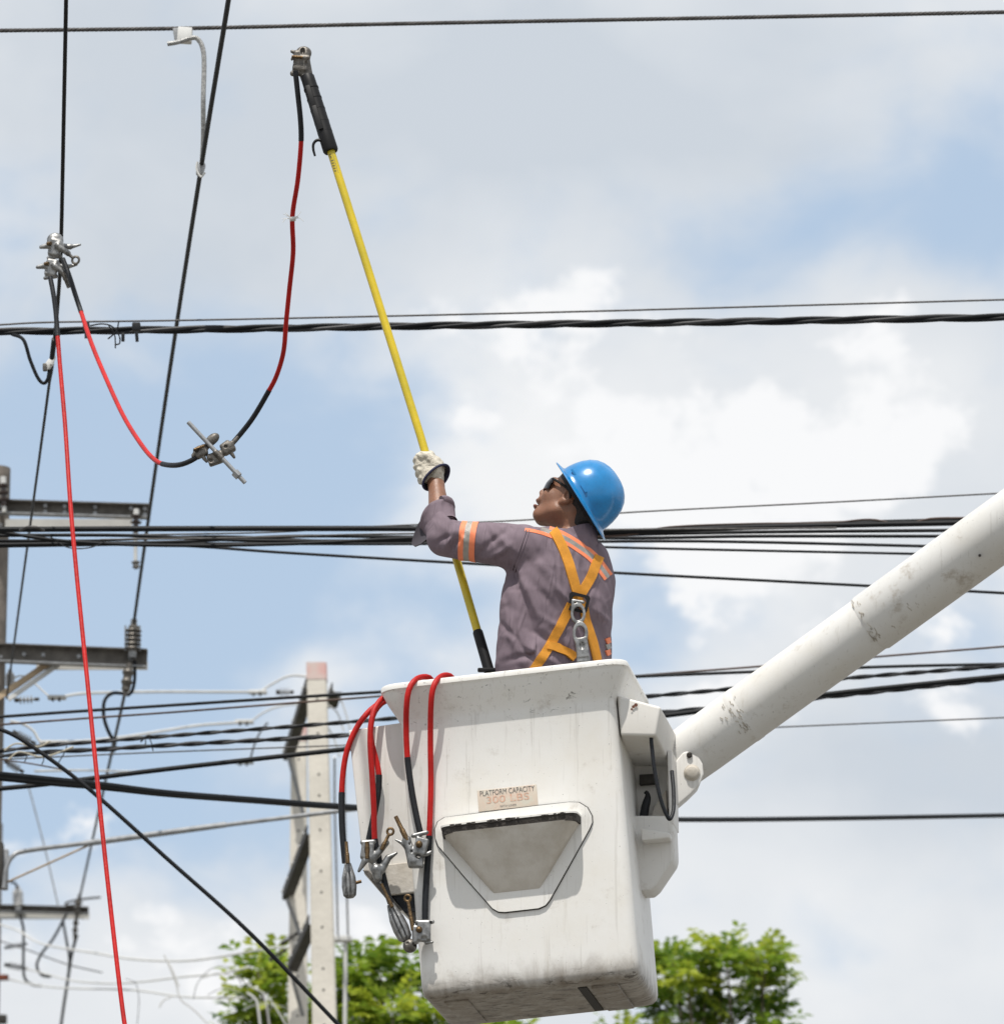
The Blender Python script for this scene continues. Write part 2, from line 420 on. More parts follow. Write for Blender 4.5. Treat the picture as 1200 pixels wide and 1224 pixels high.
def flat_brace(label, a, b, w=0.03, m=M_galv):
    a, b = np.array(a), np.array(b); d = nrm(b - a); up = nrm(np.cross(d, [0, 1.0, 0])); n = np.cross(d, up)
    o = MB().box((a + b) / 2, (np.linalg.norm(b - a) / 2, w / 2, 0.006), np.column_stack([d, up, n])).build('brace', m, shade=0)
    return tag(o, label, 'brace', 'flat braces on the concrete poles')
flat_brace('flat grey brace slanting below the topmost steel arm', P(345, 905, 45.0), P(363, 975, 45.1))
flat_brace('flat grey brace slanting below the middle steel arm', P(343, 1075, 45.0), P(360, 1120, 45.1))
flat_brace('flat grey brace slanting below the lowest steel arm', P(347, 1160, 44.9), P(362, 1215, 45.1))

# thin lamp post between the poles and the bucket
lp = thing('thin_post', 'thin pale post with a short white bracket among the leaves', 'post', P(413, 1224, 47) * np.array([1, 1, 0]))
t = P(413, 1127, 47); MB().rod(np.array([t[0], t[1], 0]), t, 0.016).build('shaft', M_palewire, lp)
MB().box(P(409, 1123, 47), (0.08, 0.05, 0.022), bevel=0.008).build('bracket', M_palewire, lp)
for j, xx in enumerate((404, 416)):
    MB().tube(smooth([P(xx, 1122, 47), P(xx - 2, 1040, 46.5), P(xx - 4, 960, 46), P(xx - 4, 905, 45.5)], 5), 0.008, 6).build('lead_wire', M_galv, lp)

# ------------------------------------------------------------------ near left utility pole with cross arms
YP = 36.0
kP = mpp(YP)
tp = P(-4, 560, YP)
up_root = thing('utility_pole', 'weathered grey-brown utility pole at the edge of the wires', 'utility pole', (P(-14, 900, YP)[0] - .02, YP, 0))
b0 = np.array([P(-26, 1224, YP)[0] - 0.06, YP, 0.0])
MB().tube([b0, (b0 + tp) / 2, tp], [0.15, 0.115, 0.088], 20).build('shaft', M_oldpole, up_root)
for yy in (605, 627, 785): MB().rod(P(1, yy, YP - .2), P(1, yy, YP), 0.012, seg=6).build('bolt', M_galv, up_root)
# telephone terminal box on the pole side
MB().box(P(-4, 1035, YP - .12), (0.04, 0.05, 0.14), bevel=0.008).build('terminal_box', M_galvdark, up_root)

M_web = mat('grey_channel_steel', (0.15, 0.138, 0.122), .65, metal=.15, var=.45, vscale=14, spec=.3)
def channel(label, a, b, hh, web_m=M_web, flange_m=M_galv):
    """U channel cross arm seen from below: dark web and a bright lower flange"""
    a, b = np.array(a), np.array(b); d = nrm(b - a); L = np.linalg.norm(b - a); up = np.array([0, 0, 1.0]); up = nrm(up - d * d[2]); n = np.cross(d, up)
    if n[1] > 0: n = -n
    Mx = np.column_stack([d, n, up]); c = (a + b) / 2
    root = thing('crossarm', label, 'crossarm', a, 'channel crossarms on the roadside poles')
    MB().box(c, (L / 2, 0.005, hh / 2), Mx).build('web', web_m, root, shade=0)
    MB().box(c + up * (hh / 2 - 0.004) + n * 0.032, (L / 2, 0.030, 0.004), Mx).build('upper_flange', web_m, root, shade=0)
    MB().box(c - up * (hh / 2 - 0.004) + n * 0.032, (L / 2, 0.030, 0.004), Mx).build('lower_flange', flange_m, root, shade=0)
    return root, c, d, n, up, L
def arm_bolts(root, a, b, fr, n, dz=0.0):
    for f in fr:
        c = np.array(a) + (np.array(b) - np.array(a)) * f + np.array([0, 0, dz])
        MB().rod(c, c + n * 0.03, 0.013, seg=6).build('bolt', M_galv, root)
# upper arm: dark top rail and a separate bright plate below
a, b = P(-150, 603, YP - .16), P(180, 613, YP - .16)
r_, c, d, n, up, L = channel('dark steel crossarm, upper one on the weathered pole', a, b, 17 * kP)
for f, dz in ((0.62, .02), (0.62, -.02), (0.69, .02), (0.69, -.02), (0.80, .02), (0.80, -.02), (0.93, .02), (0.98, .02), (0.98, -.02)):
    arm_bolts(r_, a, b, (f,), n, dz)
o = MB().box(P(70, 626, YP - .05), (88 * kP, 0.006, 5.5 * kP)).build('flat_bar', M_palewire, shade=0)
tag(o, 'bright flat steel bar below the upper crossarm', 'bar')
a, b = P(-150, 776, YP - .16), P(176, 789, YP - .16)
r_, c, d, n, up, L = channel('dark steel crossarm with bright lower lip, lower one on the weathered pole', a, b, 22 * kP)
MB().box(P(110, 796, YP - .10), (66 * kP, 0.006, 5 * kP)).build('lip', M_palewire, r_, shade=0)
arm_bolts(r_, a, b, (0.55, 0.62, 0.75, 0.94), n)
# braces
for (q0, q1, m, lb) in (((-8, 838), (70, 785), M_wood, 'pale timber brace under the lower crossarm'), ((10, 836), (66, 797), M_palewire, 'thin bright steel brace under the lower crossarm')):
    A, B = P(*q0, YP - .14), P(*q1, YP - .11)
    d = nrm(B - A); upv = nrm(np.cross(d, [0, 1.0, 0])); nn = np.cross(d, upv)
    w = 3.5 if m is M_wood else 2.6
    tag(MB().box((A + B) / 2, (np.linalg.norm(B - A) / 2, w * kP, 0.012), np.column_stack([d, upv, nn])).build('brace', m, shade=0), lb, 'brace')

def insulator(name, label, cat, a, b, rad, n, m, cap=M_steeldark, group=None, core=0.45):
    """string of sheds between points a and b"""
    a, b = np.array(a), np.array(b); L = np.linalg.norm(b - a); root = thing(name, label, cat, a, group)
    prof = [(0, rad * 0.2), (L * .1, rad * core)]
    for i in range(n):
        z0 = L * (0.14 + 0.72 * i / n); dz = L * 0.72 / n
        prof += [(z0, rad * core), (z0 + dz * .18, rad), (z0 + dz * .42, rad * .93), (z0 + dz * .55, rad * core)]
    prof += [(L * .9, rad * core), (L, rad * .2)]
    MB().lathe(prof, a, b - a, 16).build('sheds', m, root)
    d = nrm(b - a)
    MB().rod(a - d * L * .12, a + d * L * .12, rad * .5, seg=10).build('cap', cap, root)
    MB().rod(b - d * L * .12, b + d * L * .12, rad * .4, seg=10).build('pin', cap, root)
    return root
Yi = YP - .25
i1 = insulator('suspension_insulator', 'dark disc insulator hanging from the upper crossarm end', 'insulator', P(163, 612, Yi), P(162, 640, Yi), 7 * kP, 3, M_porcdark, M_palewire)
MB().rod(P(162, 640, Yi), P(162, 672, Yi), 2.2 * kP, seg=8).build('hanger_rod', M_palewire, i1)
MB().lathe([(0, .01), (.01, 5.5 * kP), (.03, 3 * kP), (.04, 5 * kP), (.055, 2 * kP)], P(162, 670, Yi), (0.1, 0, -1), 10).build('wire_clamp', M_steel, i1)
insulator('suspension_insulator', 'dark disc insulator bolted to the pole top beside the upper crossarm', 'insulator', P(4, 574, Yi), P(5, 608, Yi), 7 * kP, 3, M_porcdark, M_palewire)
i2 = insulator('post_insulator', 'ribbed grey insulator standing on the end of the lower crossarm', 'insulator', P(158, 782, Yi), P(160, 745, Yi), 10 * kP, 5, M_steeldark, M_steel, core=.6)
for dx in (-9, 8): MB().rod(P(159 + dx, 748, Yi), P(159 + dx, 778, Yi), 1.3 * kP, seg=6).build('side_bolt', M_galv, i2)
i3 = insulator('strain_insulator', 'mottled grey insulator hanging below the lower crossarm', 'insulator', P(154, 797, Yi), P(150, 828, Yi), 7 * kP, 2, M_steeldark, M_steeldark, core=.75)
insulator('strain_insulator', 'string of thin sheds beside the pole under the timber brace', 'insulator', P(20, 837, YP), P(44, 836, YP), 5.2 * kP, 4, M_galv, M_galvdark, core=.25)
insulator('pin_insulator', 'pale stacked insulator on the pole above the timber brace', 'insulator', P(12, 822, YP + .2), P(12, 803, YP + .2), 6.5 * kP, 4, M_porc, M_galv, core=.7)
insulator('strain_insulator', 'grey shed insulator at the left end of the middle pale wire', 'insulator', P(18, 876, YP + 1), P(40, 888, YP + 1), 5.4 * kP, 5, M_galv, M_galvdark, core=.25)
insulator('strain_insulator', 'grey shed insulator at the left end of the lowest pale wire', 'insulator', P(8, 911, YP + 1), P(26, 922, YP + 1), 5.4 * kP, 5, M_galv, M_galvdark, core=.25)

# street lamp arm on the pole
la = thing('lamp_arm', 'long curved grey lamp arm bracketed to the weathered pole', 'lamp arm', P(5, 1058, YP - .15))
pth = smooth([P(4, 1062, YP - .15), P(7, 1040, YP - .15), P(15, 1024, YP - .15), P(34, 1017, YP - .15), P(120, 1006, YP - .3), P(250, 989, YP - .5), P(420, 968, YP - .8), P(470, 962, YP - .9)], 8)
MB().tube(pth, np.linspace(3.0, 2.4, len(pth)) * kP, 10).build('pipe', M_galv, la)
MB().rod(P(100, 1009, YP - .27), P(270, 986, YP - .52), 3.6 * kP, 3.4 * kP, 10).build('sleeve', M_galv, la)
MB().box(P(6, 1040, YP - .1), (4 * kP, 0.03, 24 * kP), bevel=0.01).build('bracket', M_galv, la)
MB().rod(P(6, 1056, YP - .12), P(112, 1008, YP - .28), 1.3 * kP, seg=8).build('stay_rod', M_wood, la)
MB().add([P(470, 958, YP - .9), P(540, 950, YP - 1), P(540, 958, YP - 1), P(470, 968, YP - .9), P(470, 958, YP - .7), P(540, 950, YP - .8), P(540, 958, YP - .8), P(470, 968, YP - .7)],
         [(0, 1, 2, 3), (4, 5, 6, 7), (0, 1, 5, 4), (3, 2, 6, 7), (0, 3, 7, 4), (1, 2, 6, 5)]).build('lamp_head', M_galv, la, shade=0)

# far pole and its crossarm below
YQ = 56.0; kQ = mpp(YQ)
fp = thing('utility_pole', 'distant dark utility pole half out of sight behind the lamp arm', 'utility pole', (P(-9, 1100, YQ)[0], YQ, 0))
tq = P(-9, 985, YQ); MB().tube([np.array([tq[0], YQ, 0]), tq], [0.16, 0.1], 14).build('shaft', M_oldpole, fp)
a, b = P(-90, 1085, YQ - .15), P(106, 1090, YQ - .15)
r_, c, d, n, up, L = channel('grey crossarm of the distant pole under the lamp arm', a, b, 9 * kQ)
MB().box(P(8, 1095.5, YQ - .1), (97 * kQ, 0.006, 3.5 * kQ)).build('lip', M_palewire, r_, shade=0)
insulator('pin_insulator', 'pale ribbed insulator standing on the distant crossarm', 'insulator', P(22, 1086, YQ - .2), P(21, 1062, YQ - .2), 7 * kQ, 4, M_porc, M_porc, core=.75)
iq = insulator('post_insulator', 'dark knotty insulator on the end of the distant crossarm', 'insulator', P(92, 1096, YQ - .2), P(95, 1072, YQ - .2), 5 * kQ, 3, M_steeldark, M_steeldark, core=.6)
insulator('strain_insulator', 'dark strain insulator hanging under the distant crossarm', 'insulator', P(91, 1098, YQ - .2), P(89, 1122, YQ - .2), 3.6 * kQ, 2, M_steeldark, M_steeldark, core=.6)
insulator('strain_insulator', 'dark four-shed insulator on the low pale wire by the distant pole', 'insulator', P(8, 1154, YQ), P(30, 1158, YQ), 4.5 * kQ, 4, M_galvdark, M_galvdark, core=.2)
insulator('strain_insulator', 'small shed insulator on the highest wire of the distant pole', 'insulator', P(8, 1133, YQ), P(30, 1129, YQ), 3.5 * kQ, 4, M_galvdark, M_galvdark, core=.2)
tag(MB().box(P(4, 1169, YQ - .2), (6 * kQ, 0.04, 3 * kQ), bevel=0.008).build('bracket', mat('rust_red_steel', (0.2, 0.055, 0.03), .8, var=.4, vscale=20)), 'small rust-red bracket at the foot of the distant wires', 'bracket')
tag(MB().box(P(3, 1219, YQ - .2), (5 * kQ, 0.05, 5 * kQ), bevel=0.01).build('bracket', M_galvdark), 'dark steel bracket low on the distant pole', 'bracket')
# ================================================================== OVERHEAD WIRES
def wire(label, pts, Y, thick, m=M_wire, ext=(1, 1), name='overhead_cable', cat='cable', group=None, n=6, seg=8, wob=0.0, reach=1500):
    pts = [tuple(p) for p in pts]
    Ys = [Y] * len(pts) if np.isscalar(Y) else list(Y)
    W = extend(smooth([P(x, y, yy) for (x, y), yy in zip(pts, Ys)], n), ext, reach * mpp(np.mean(Ys)))
    if wob:
        W = W + np.column_stack([np.zeros(len(W)), np.zeros(len(W)), rng.normal(0, wob * mpp(np.mean(Ys)), len(W))])
    yy = np.mean(Ys)
    o = MB().tube(W, thick * mpp(yy) / 2, seg).build(name, m)
    return tag(o, label, cat, group)

def stranded(label, pts, Y, thick, nstr, pitch, ms, ext=(1, 1), name='twisted_cable', group=None, reach=1500, frac=0.5):
    pts = [tuple(p) for p in pts]
    Ys = [Y] * len(pts) if np.isscalar(Y) else list(Y)
    W = extend(smooth([P(x, y, yy) for (x, y), yy in zip(pts, Ys)], 10), ext, reach * mpp(np.mean(Ys)))
    seglen = np.linalg.norm(np.diff(W, axis=0), axis=1); s = np.concatenate([[0], np.cumsum(seglen)])
    k = mpp(np.mean(Ys)); step = pitch * k / 14
    t = np.arange(0, s[-1], step); C = np.column_stack([np.interp(t, s, W[:, i]) for i in range(3)])
    d = nrm(W[-1] - W[0]); a = nrm(np.cross(d, [0, 0, 1.0])); b = np.cross(a, d)
    root = thing(name, label, 'cable', W[0], group)
    R = thick * k / 2; r = R * frac
    for q in range(nstr):
        ph = 2 * math.pi * (t / (pitch * k) + q / nstr) + 0.6 * np.sin(t * 0.9)
        Q = C + (R - r) * (np.cos(ph)[:, None] * a + np.sin(ph)[:, None] * b)
        MB().tube(Q, r * 1.02, 8).build('strand', ms[q % len(ms)], root)
    return root

# --- wires high in the frame
stranded('grey stranded bare wire crossing highest above the worker', [(0, 36), (210, 33.5), (420, 29), (600, 25.5), (900, 20), (1200, 14)], 23.6, 5.2, 4, 22, [M_wiregrey], name='overhead_wire', frac=.56)
wire('thin grey wire running just above the twisted black cable', [(0, 388), (60, 385), (200, 383), (400, 379), (700, 372), (950, 365), (1200, 358)], 25, 2.4, M_wiregrey, name='overhead_wire', cat='wire')
M_wire2 = mat('worn_wire', (0.035, 0.036, 0.04), 0.55, spec=.3, var=0.6, vscale=20)
stranded('thick black twisted cable with a grey core crossing above the worker', [(0, 396), (200, 394), (400, 391), (600, 388), (900, 384), (1200, 379)], 24, 10.5, 3, 230, [M_wire, M_wire, M_wire2], frac=.5)
# hardware tied on the twisted cable
hw = thing('cable_clip', 'small black bolted clip on the twisted cable', 'clip', P(163, 394, 23.9))
k24 = mpp(24)
MB().box(P(163, 391, 23.95), (5 * k24, .02, 5 * k24), bevel=.006).build('body', M_black, hw)
MB().rod(P(163, 396, 23.9), P(164, 408, 23.9), 2 * k24, seg=8).build('bolt', M_black, hw)
hw = thing('cable_clip', 'black clip on the twisted cable behind the red cable', 'clip', P(102, 394, 23.9))
MB().box(P(103, 391, 23.95), (4 * k24, .02, 6 * k24), bevel=.006).build('body', M_black, hw)
MB().rod(P(103, 396, 23.9), P(103, 404, 23.9), 2 * k24, seg=8).build('bolt', M_black, hw)
o = MB().tube(smooth([P(108, 389, 23.9), P(122, 387, 23.85), P(134, 390, 23.85), P(142, 400, 23.85), P(143, 410, 23.85), P(137, 412, 23.85)], 6), 0.9 * k24, 6)
o.tube(smooth([P(130, 389, 23.87), P(137, 400, 23.87), P(138, 416, 23.87)], 5), 0.9 * k24, 6).tube(smooth([P(142, 384, 23.87), P(139, 396, 23.87), P(129, 405, 23.87)], 5), 0.9 * k24, 6)
tag(o.build('tie_wire', M_wire), 'loose black tie wire curled round the twisted cable', 'wire')
tag(MB().box(P(147, 403, 23.9), (2 * k24, .01, 5 * k24), bevel=.003).build('tag_strip', M_black), 'short black strip hanging from the twisted cable', 'strip')

# --- conductors running away over the road to the weathered pole
def conductor(label, pts, th, m=M_wire, name='conductor'):
    pw = [P(*p) for p in pts]
    W = extend(smooth(pw, 8), (pts[0][1] < 0, False), 22)          # on over the road, past the camera
    o = MB().tube(W, th, 10).build(name, m); return tag(o, label, 'conductor')
def interp_line(x0, y0, Y0, x1, y1, Y1, n=12, bow=0.0):
    out = []
    for s in np.linspace(0, 1, n):
        Y = 1 / ((1 - s) / Y0 + s / Y1); out.append((x0 + (x1 - x0) * s + bow * math.sin(math.pi * s), y0 + (y1 - y0) * s, Y))
    return out
def condY(y, y0, Y0, y1, Y1):
    s = (y - y0) / (y1 - y0); return 1 / ((1 - s) / Y0 + s / Y1)
cR = [(273 + .16 * 260, -260, condY(-260, 0, 21, 745, YP - .3))] + interp_line(273, 0, 21, 160, 745, YP - .3, bow=-3)
conductor('black overhead conductor running away to the lower crossarm end', cR, 0.0100)
conductor('black overhead conductor held by the two grounding clamps', [(84, -260, 19.6), (79, 0, 20.9), (76, 150, 21.8), (73, 290, 22.7), (70, 350, 23.2), (63, 430, 24.2), (59, 455, 24.6)], 0.0080)
conductor('thin black conductor slanting down to the weathered pole', [(60, 450, 24.5)] + interp_line(48, 540, 26.4, 8, 835, YP - .2, 8), 0.0064)
# dead-end splice and hot-line clamp on it
sp = thing('line_splice', 'black sleeve and white clamp joining the conductor below the twisted cable', 'connector', P(63, 420, 23.9))
ks = mpp(23.9)
MB().rod(P(65, 405, 23.8), P(62, 428, 23.9), 3.4 * ks, 3.0 * ks).build('sleeve', M_black, sp)
c_ = MB().box(P(58, 436, 23.95), (4 * ks, .015, 7 * ks), np.array([[.8, 0, .6], [0, 1, 0], [-.6, 0, .8]]), bevel=.006)
c_.box(P(63, 431, 23.93), (2 * ks, .012, 6 * ks), np.array([[.95, 0, .3], [0, 1, 0], [-.3, 0, .95]]), bevel=.004).build('clamp', M_white, sp)
MB().box(P(53.5, 439, 23.93), (2.4 * ks, .014, 4.5 * ks), bevel=.005).build('jaw', M_steeldark, sp)
jp = MB().tube(smooth([P(14, 399, 24), P(28, 406, 23.95), (P(36, 430, 23.95)), P(45, 451, 23.95), P(52, 458, 23.95), P(57, 453, 23.95), P(59, 442, 23.95)], 7), 2.2 * ks, 8).build('jumper_wire', M_wire)
tag(jp, 'black jumper wire looping from the twisted cable to a white clamp', 'wire')
# white tap connector at the top with a grey jumper
kt = mpp(23.5)
tp_ = thing('tap_connector', 'white plastic tap connector clipped on the highest grey wire', 'connector', P(218, 45, 23.5))
MB().box(P(221, 42, 23.55), (9 * kt, .022, 9.5 * kt), np.array([[.99, 0, .06], [0, 1, 0], [-.06, 0, .99]]), bevel=.006).build('cover', M_white, tp_)
MB().box(P(211, 42, 23.56), (3.4 * kt, .018, 8.5 * kt), np.array([[.98, 0, -.16], [0, 1, 0], [.16, 0, .98]]), bevel=.004).build('side_lip', M_galv, tp_)
o = MB().tube(smooth([P(200, 52, 23.5), P(212, 50, 23.5), P(228, 45, 23.5), P(236, 46, 23.5), (P(242, 56, 23.5)), P(244, 75, 23.5), P(243, 120, 23.5), P(243, 165, 23.55), P(241, 202, 23.6)], 7), 3.0 * kt, 8).build('jumper_wire', mat('aluminium_strand', (0.4, 0.4, 0.39), .5, metal=.3, var=.45, vscale=60, bump=.4, bscale=160))
tag(o, 'grey aluminium jumper dropping from the white tap connector to the conductor', 'wire')
pg = thing('wire_clamp', 'pale clamp tying the grey jumper to the black conductor', 'clamp', P(241, 203, 23.55))
MB().box(P(240, 202, 23.55), (4.4 * kt, .02, 8 * kt), np.array([[.96, 0, .25], [0, 1, 0], [-.25, 0, .96]]), bevel=.008).build('body', M_galv, pg)
MB().tube(smooth([P(236, 193, 23.5), P(235, 202, 23.5), P(240, 211, 23.5), P(245, 206, 23.5)], 5), 1.3 * kt, 6).build('bail', M_palewire, pg)

# --- bundle behind the worker's shoulders
G = 'telecom bundle behind the worker'
wire('very thin wire rising right from the telecom bundle', [(0, 641), (300, 637), (430, 630), (620, 622), (760, 612), (1000, 600), (1188, 590)], 26.5, 2.0, M_wiregrey, group=G, name='overhead_wire', cat='wire')
wire('thickest black cable along the top of the telecom bundle', [(0, 633), (200, 632), (500, 632), (620, 635), (760, 635), (900, 630), (1145, 625)], 26.0, 7.0, group=G)
wire('black telecom cable dipping at the weathered pole and rising right', [(0, 636), (80, 647), (200, 652), (350, 650), (500, 643), (720, 637), (900, 628), (1145, 621)], 26.1, 4.4, group=G)
wire('black telecom cable that crosses from the bottom to the middle of the bundle', [(0, 651), (200, 648), (350, 641), (500, 642), (760, 643), (900, 641), (1120, 641)], 26.3, 4.2, group=G)
wire('black telecom cable running level along the bottom of the bundle', [(0, 653), (220, 650), (500, 650), (760, 647), (900, 648), (1110, 653)], 26.5, 3.8, group=G)
wire('black telecom cable that leaves the bundle just below the others at right', [(0, 646), (120, 646), (260, 641), (420, 648), (600, 650), (760, 655), (1090, 662)], 26.6, 3.2, group=G)
wire('black telecom cable in the heart of the bundle', [(0, 640), (150, 640), (300, 646), (500, 646), (700, 640), (900, 636), (1140, 634)], 26.2, 4.4, group=G)
wire('thin wavy dark wire lashed on top of the bundle beside the boom', [(560, 640), (730, 641), (800, 630), (900, 626), (990, 625), (1040, 621), (1078, 627), (1112, 620), (1150, 619)], 26.0, 2.4, M_wirerust, ext=(0, 1), group=G, name='overhead_wire', cat='wire')
wire('bare silvery messenger strand among the black telecom cables', [(120, 645), (280, 643), (420, 639), (560, 637), (760, 633), (880, 632), (1000, 631)], 25.95, 2.2, M_wiregrey, ext=(0, 0), group=G, name='overhead_wire', cat='wire')
wire('black cable parting downward from the bundle under the raised arm', [(0, 647), (210, 652), (330, 660), (480, 669), (620, 677), (740, 685), (1050, 701), (1200, 709)], 27, 3.6, group=G)
o = MB().tube(smooth([P(58, 640, 25.9), P(80, 654, 25.9), P(105, 655, 25.9), P(125, 648, 25.9)], 5), 0.8 * mpp(26), 6).build('tie_wire', M_wire); tag(o, 'thin tie wire drooping below the bundle by the pole', 'wire')
o = MB().tube(smooth([P(24, 634, 25.85), P(34, 630, 25.8), P(46, 631, 25.8), P(52, 634, 25.85)], 5), 1.8 * mpp(26), 8).build('tie_wire', M_wiregrey); tag(o, 'grey lashing lump on the bundle in front of the pole', 'wire')

# --- fan of cables behind the bucket
G = 'cables behind the bucket'
wire('upper black cable of the fan behind the bucket', [(0, 857), (100, 850), (200, 843.5), (330, 835), (460, 827), (620, 817), (760, 809), (905, 803), (1060, 797), (1200, 794)], 29, 3.9, group=G)
wire('thin rust-brown wire beside the upper black cable of the fan', [(0, 866.5), (100, 859), (200, 852), (330, 842), (460, 832), (620, 819), (760, 808), (905, 797), (1050, 785), (1200, 773)], 29.3, 2.6, M_wirerust, group=G, name='overhead_wire', cat='wire')
stranded('black twisted cable with white tie, second pair of the fan', [(0, 898), (60, 891), (120, 886.5), (200, 880), (420, 863), (600, 848), (770, 833), (860, 825), (1010, 811), (1200, 796)], 28.5, 5.6, 2, 62, [M_wire, M_wire2], group=G, frac=.62)
stranded('black twisted cable meeting the telecom fan below its twin', [(0, 904), (60, 899), (120, 896), (200, 891), (415, 879), (600, 866), (800, 851), (980, 834), (1200, 811)], 28.4, 6.2, 2, 70, [M_wire, M_wire2], group=G, frac=.62)
wire('hair-thin grey wire below the twisted pair', [(0, 908), (200, 899), (415, 891), (600, 884), (940, 869), (1200, 858)], 30, 1.8, M_wiregrey, group=G, name='overhead_wire', cat='wire')
wire('black cable climbing steadily to the right through the crossing', [(0, 943), (60, 937), (200, 919.5), (420, 895), (600, 876), (800, 855), (980, 831), (1200, 808)], 27.5, 6.0, group=G)
wire('heavy black cable sagging to the right behind the grey clamps', [(0, 926), (60, 932), (120, 938), (200, 948), (300, 956), (420, 965), (600, 976), (815, 980), (1000, 978.5), (1200, 975)], [26.5, 26.7, 27, 27.4, 28, 28.8, 30.5, 33, 35, 37], 6.6, group=G)
wire('lower companion of the heavy sagging black cable', [(0, 931), (60, 937), (120, 942), (200, 950.5), (300, 958), (420, 966.5), (600, 977), (815, 980.5), (1000, 979.2), (1200, 975.6)], [26.6, 26.8, 27.1, 27.5, 28.1, 28.9, 30.6, 33.1, 35.1, 37.1], 5.0, group=G)
wire('black cable dropping steeply in front of the concrete poles', [(-30, 864), (0, 872), (25, 884), (70, 915), (120, 955), (200, 1027), (300, 1117), (405, 1226)], 25.5, 5.0, group=G, ext=(1, 1), reach=1400)
wire('short rusty wire end sticking out near the pole', [(-20, 906), (30, 912), (85, 922)], 30, 1.8, M_wirerust, ext=(0, 0), name='wire_end', cat='wire')
o = MB()
for (x0, y0, x1, y1) in ((80, 892, 70, 912), (172, 881, 174, 890), (178, 881, 183, 898), (32, 902, 29, 911), (52, 905, 50, 914)):
    o.tube(smooth([P(x0, y0, 28.3), P((x0 + x1) / 2 + 1, (y0 + y1) / 2, 28.28), P(x1, y1, 28.3)], 4), 0.7 * mpp(28), 5)
tag(o.build('tie_wire', M_wire), 'hair-thin tie wire ends dangling from the twisted pair', 'wire')
M_tie = mat('pale_lashing', (0.5, 0.46, 0.36), .7, var=.3, vscale=30)
for (pts, lb) in (([(5, 897), (20, 889), (45, 893), (60, 886)], 'pale lashing wound on the upper twisted cable'), ([(10, 908), (24, 899), (52, 905), (88, 893)], 'pale lashing wound on the lower twisted cable'), ([(168, 887), (176, 880), (186, 881)], 'dark tie wound on the upper twisted cable')):
    tag(MB().tube(smooth([P(x, y, 28.2) for x, y in pts], 5), 1.1 * mpp(28), 6).build('lashing', M_tie if 'pale' in lb else M_wire), lb, 'lashing')

# --- jumpers and lower conductor at the weathered pole
tag(MB().tube(smooth([P(148, 829, YP - .2), P(134, 829, YP - .25), P(125, 838, YP - .3), P(124, 856, YP - .3), P(129, 873, YP - .3), P(136, 886, YP - .28)], 7), 2.2 * kP, 8).build('jumper_loop', M_wire), 'black jumper loop curling left below the hanging insulator', 'wire')
tag(MB().tube(smooth([P(161, 790, YP - .2), P(161, 812, YP - .2), P(158, 826, YP - .2), P(152, 832, YP - .2)], 6), 2.0 * kP, 8).build('jumper_wire', M_wire), 'short black jumper beside the hanging insulator', 'wire')
lowc = interp_line(149, 830, YP - .2, 95, 1075, YQ - .3, 10)
conductor('black conductor running on from the hanging insulator to the distant crossarm', lowc, 0.0105)
lc = thing('line_clamp', 'dark clamp on the conductor where the jumper loop rejoins', 'clamp', P(135, 890, 40))
MB().rod(P(137, 884, 40), P(135, 899, 40), 3.0 * mpp(40), seg=8).build('body', M_black, lc)
tag(MB().tube(smooth([P(92, 1118, YQ - .2), P(86, 1140, YQ), P(82, 1165, YQ + 1), P(73, 1226, YQ + 3), P(66, 1290, YQ + 6)], 6), 1.9 * kQ, 8).build('conductor', M_wire), 'thin conductor hanging down past the distant crossarm', 'conductor')
tag(MB().tube(smooth([P(80, 1092, YQ - .2), P(64, 1122, YQ - .2), P(50, 1140, YQ - .2), P(44, 1155, YQ - .2), P(50, 1166, YQ - .2), P(60, 1168, YQ - .1)], 6), 1.6 * kQ, 8).build('jumper_wire', M_wire), 'dark jumper curling left under the distant crossarm', 'wire')
tag(MB().tube(smooth([P(75, 1100, YQ - .2), P(79, 1122, YQ - .2), P(83, 1146, YQ - .15), P(82, 1160, YQ)], 6), 1.5 * kQ, 8).build('jumper_wire', M_wire), 'dark jumper dropping straight under the distant crossarm', 'wire')
tag(MB().tube(smooth([P(24, 1094, YQ - .2), P(28, 1112, YQ - .2), P(28, 1140, YQ - .2), P(29, 1168, YQ - .2), P(38, 1177, YQ - .2), P(50, 1179, YQ - .2)], 6), 1.6 * kQ, 8).build('jumper_wire', M_wire), 'dark jumper below the pale distant insulator', 'wire')
tag(MB().tube(smooth([P(120, 1073, YQ - .3), P(100, 1075, YQ - .35), P(84, 1078, YQ - .3), P(78, 1081, YQ - .3), P(84, 1083, YQ - .3), P(94, 1080, YQ - .25)], 6), 1.3 * kQ, 8).build('tie_wire', M_galvdark), 'bent tie wire sticking out over the distant crossarm', 'wire')
tag(MB().tube(smooth([P(12, 1055, YQ - .3), P(18, 1056, YQ - .3), P(21, 1063, YQ - .25)], 5), 1.4 * kQ, 8).build('jumper_wire', M_wire), 'short lead curling onto the pale distant insulator', 'wire')
wire('faint grey wire slanting down past the lamp arm', [(34, 940), (40, 962), (55, 1020), (70, 1085)], 48, 1.8, M_galv, ext=(0, 0), name='overhead_wire', cat='wire')

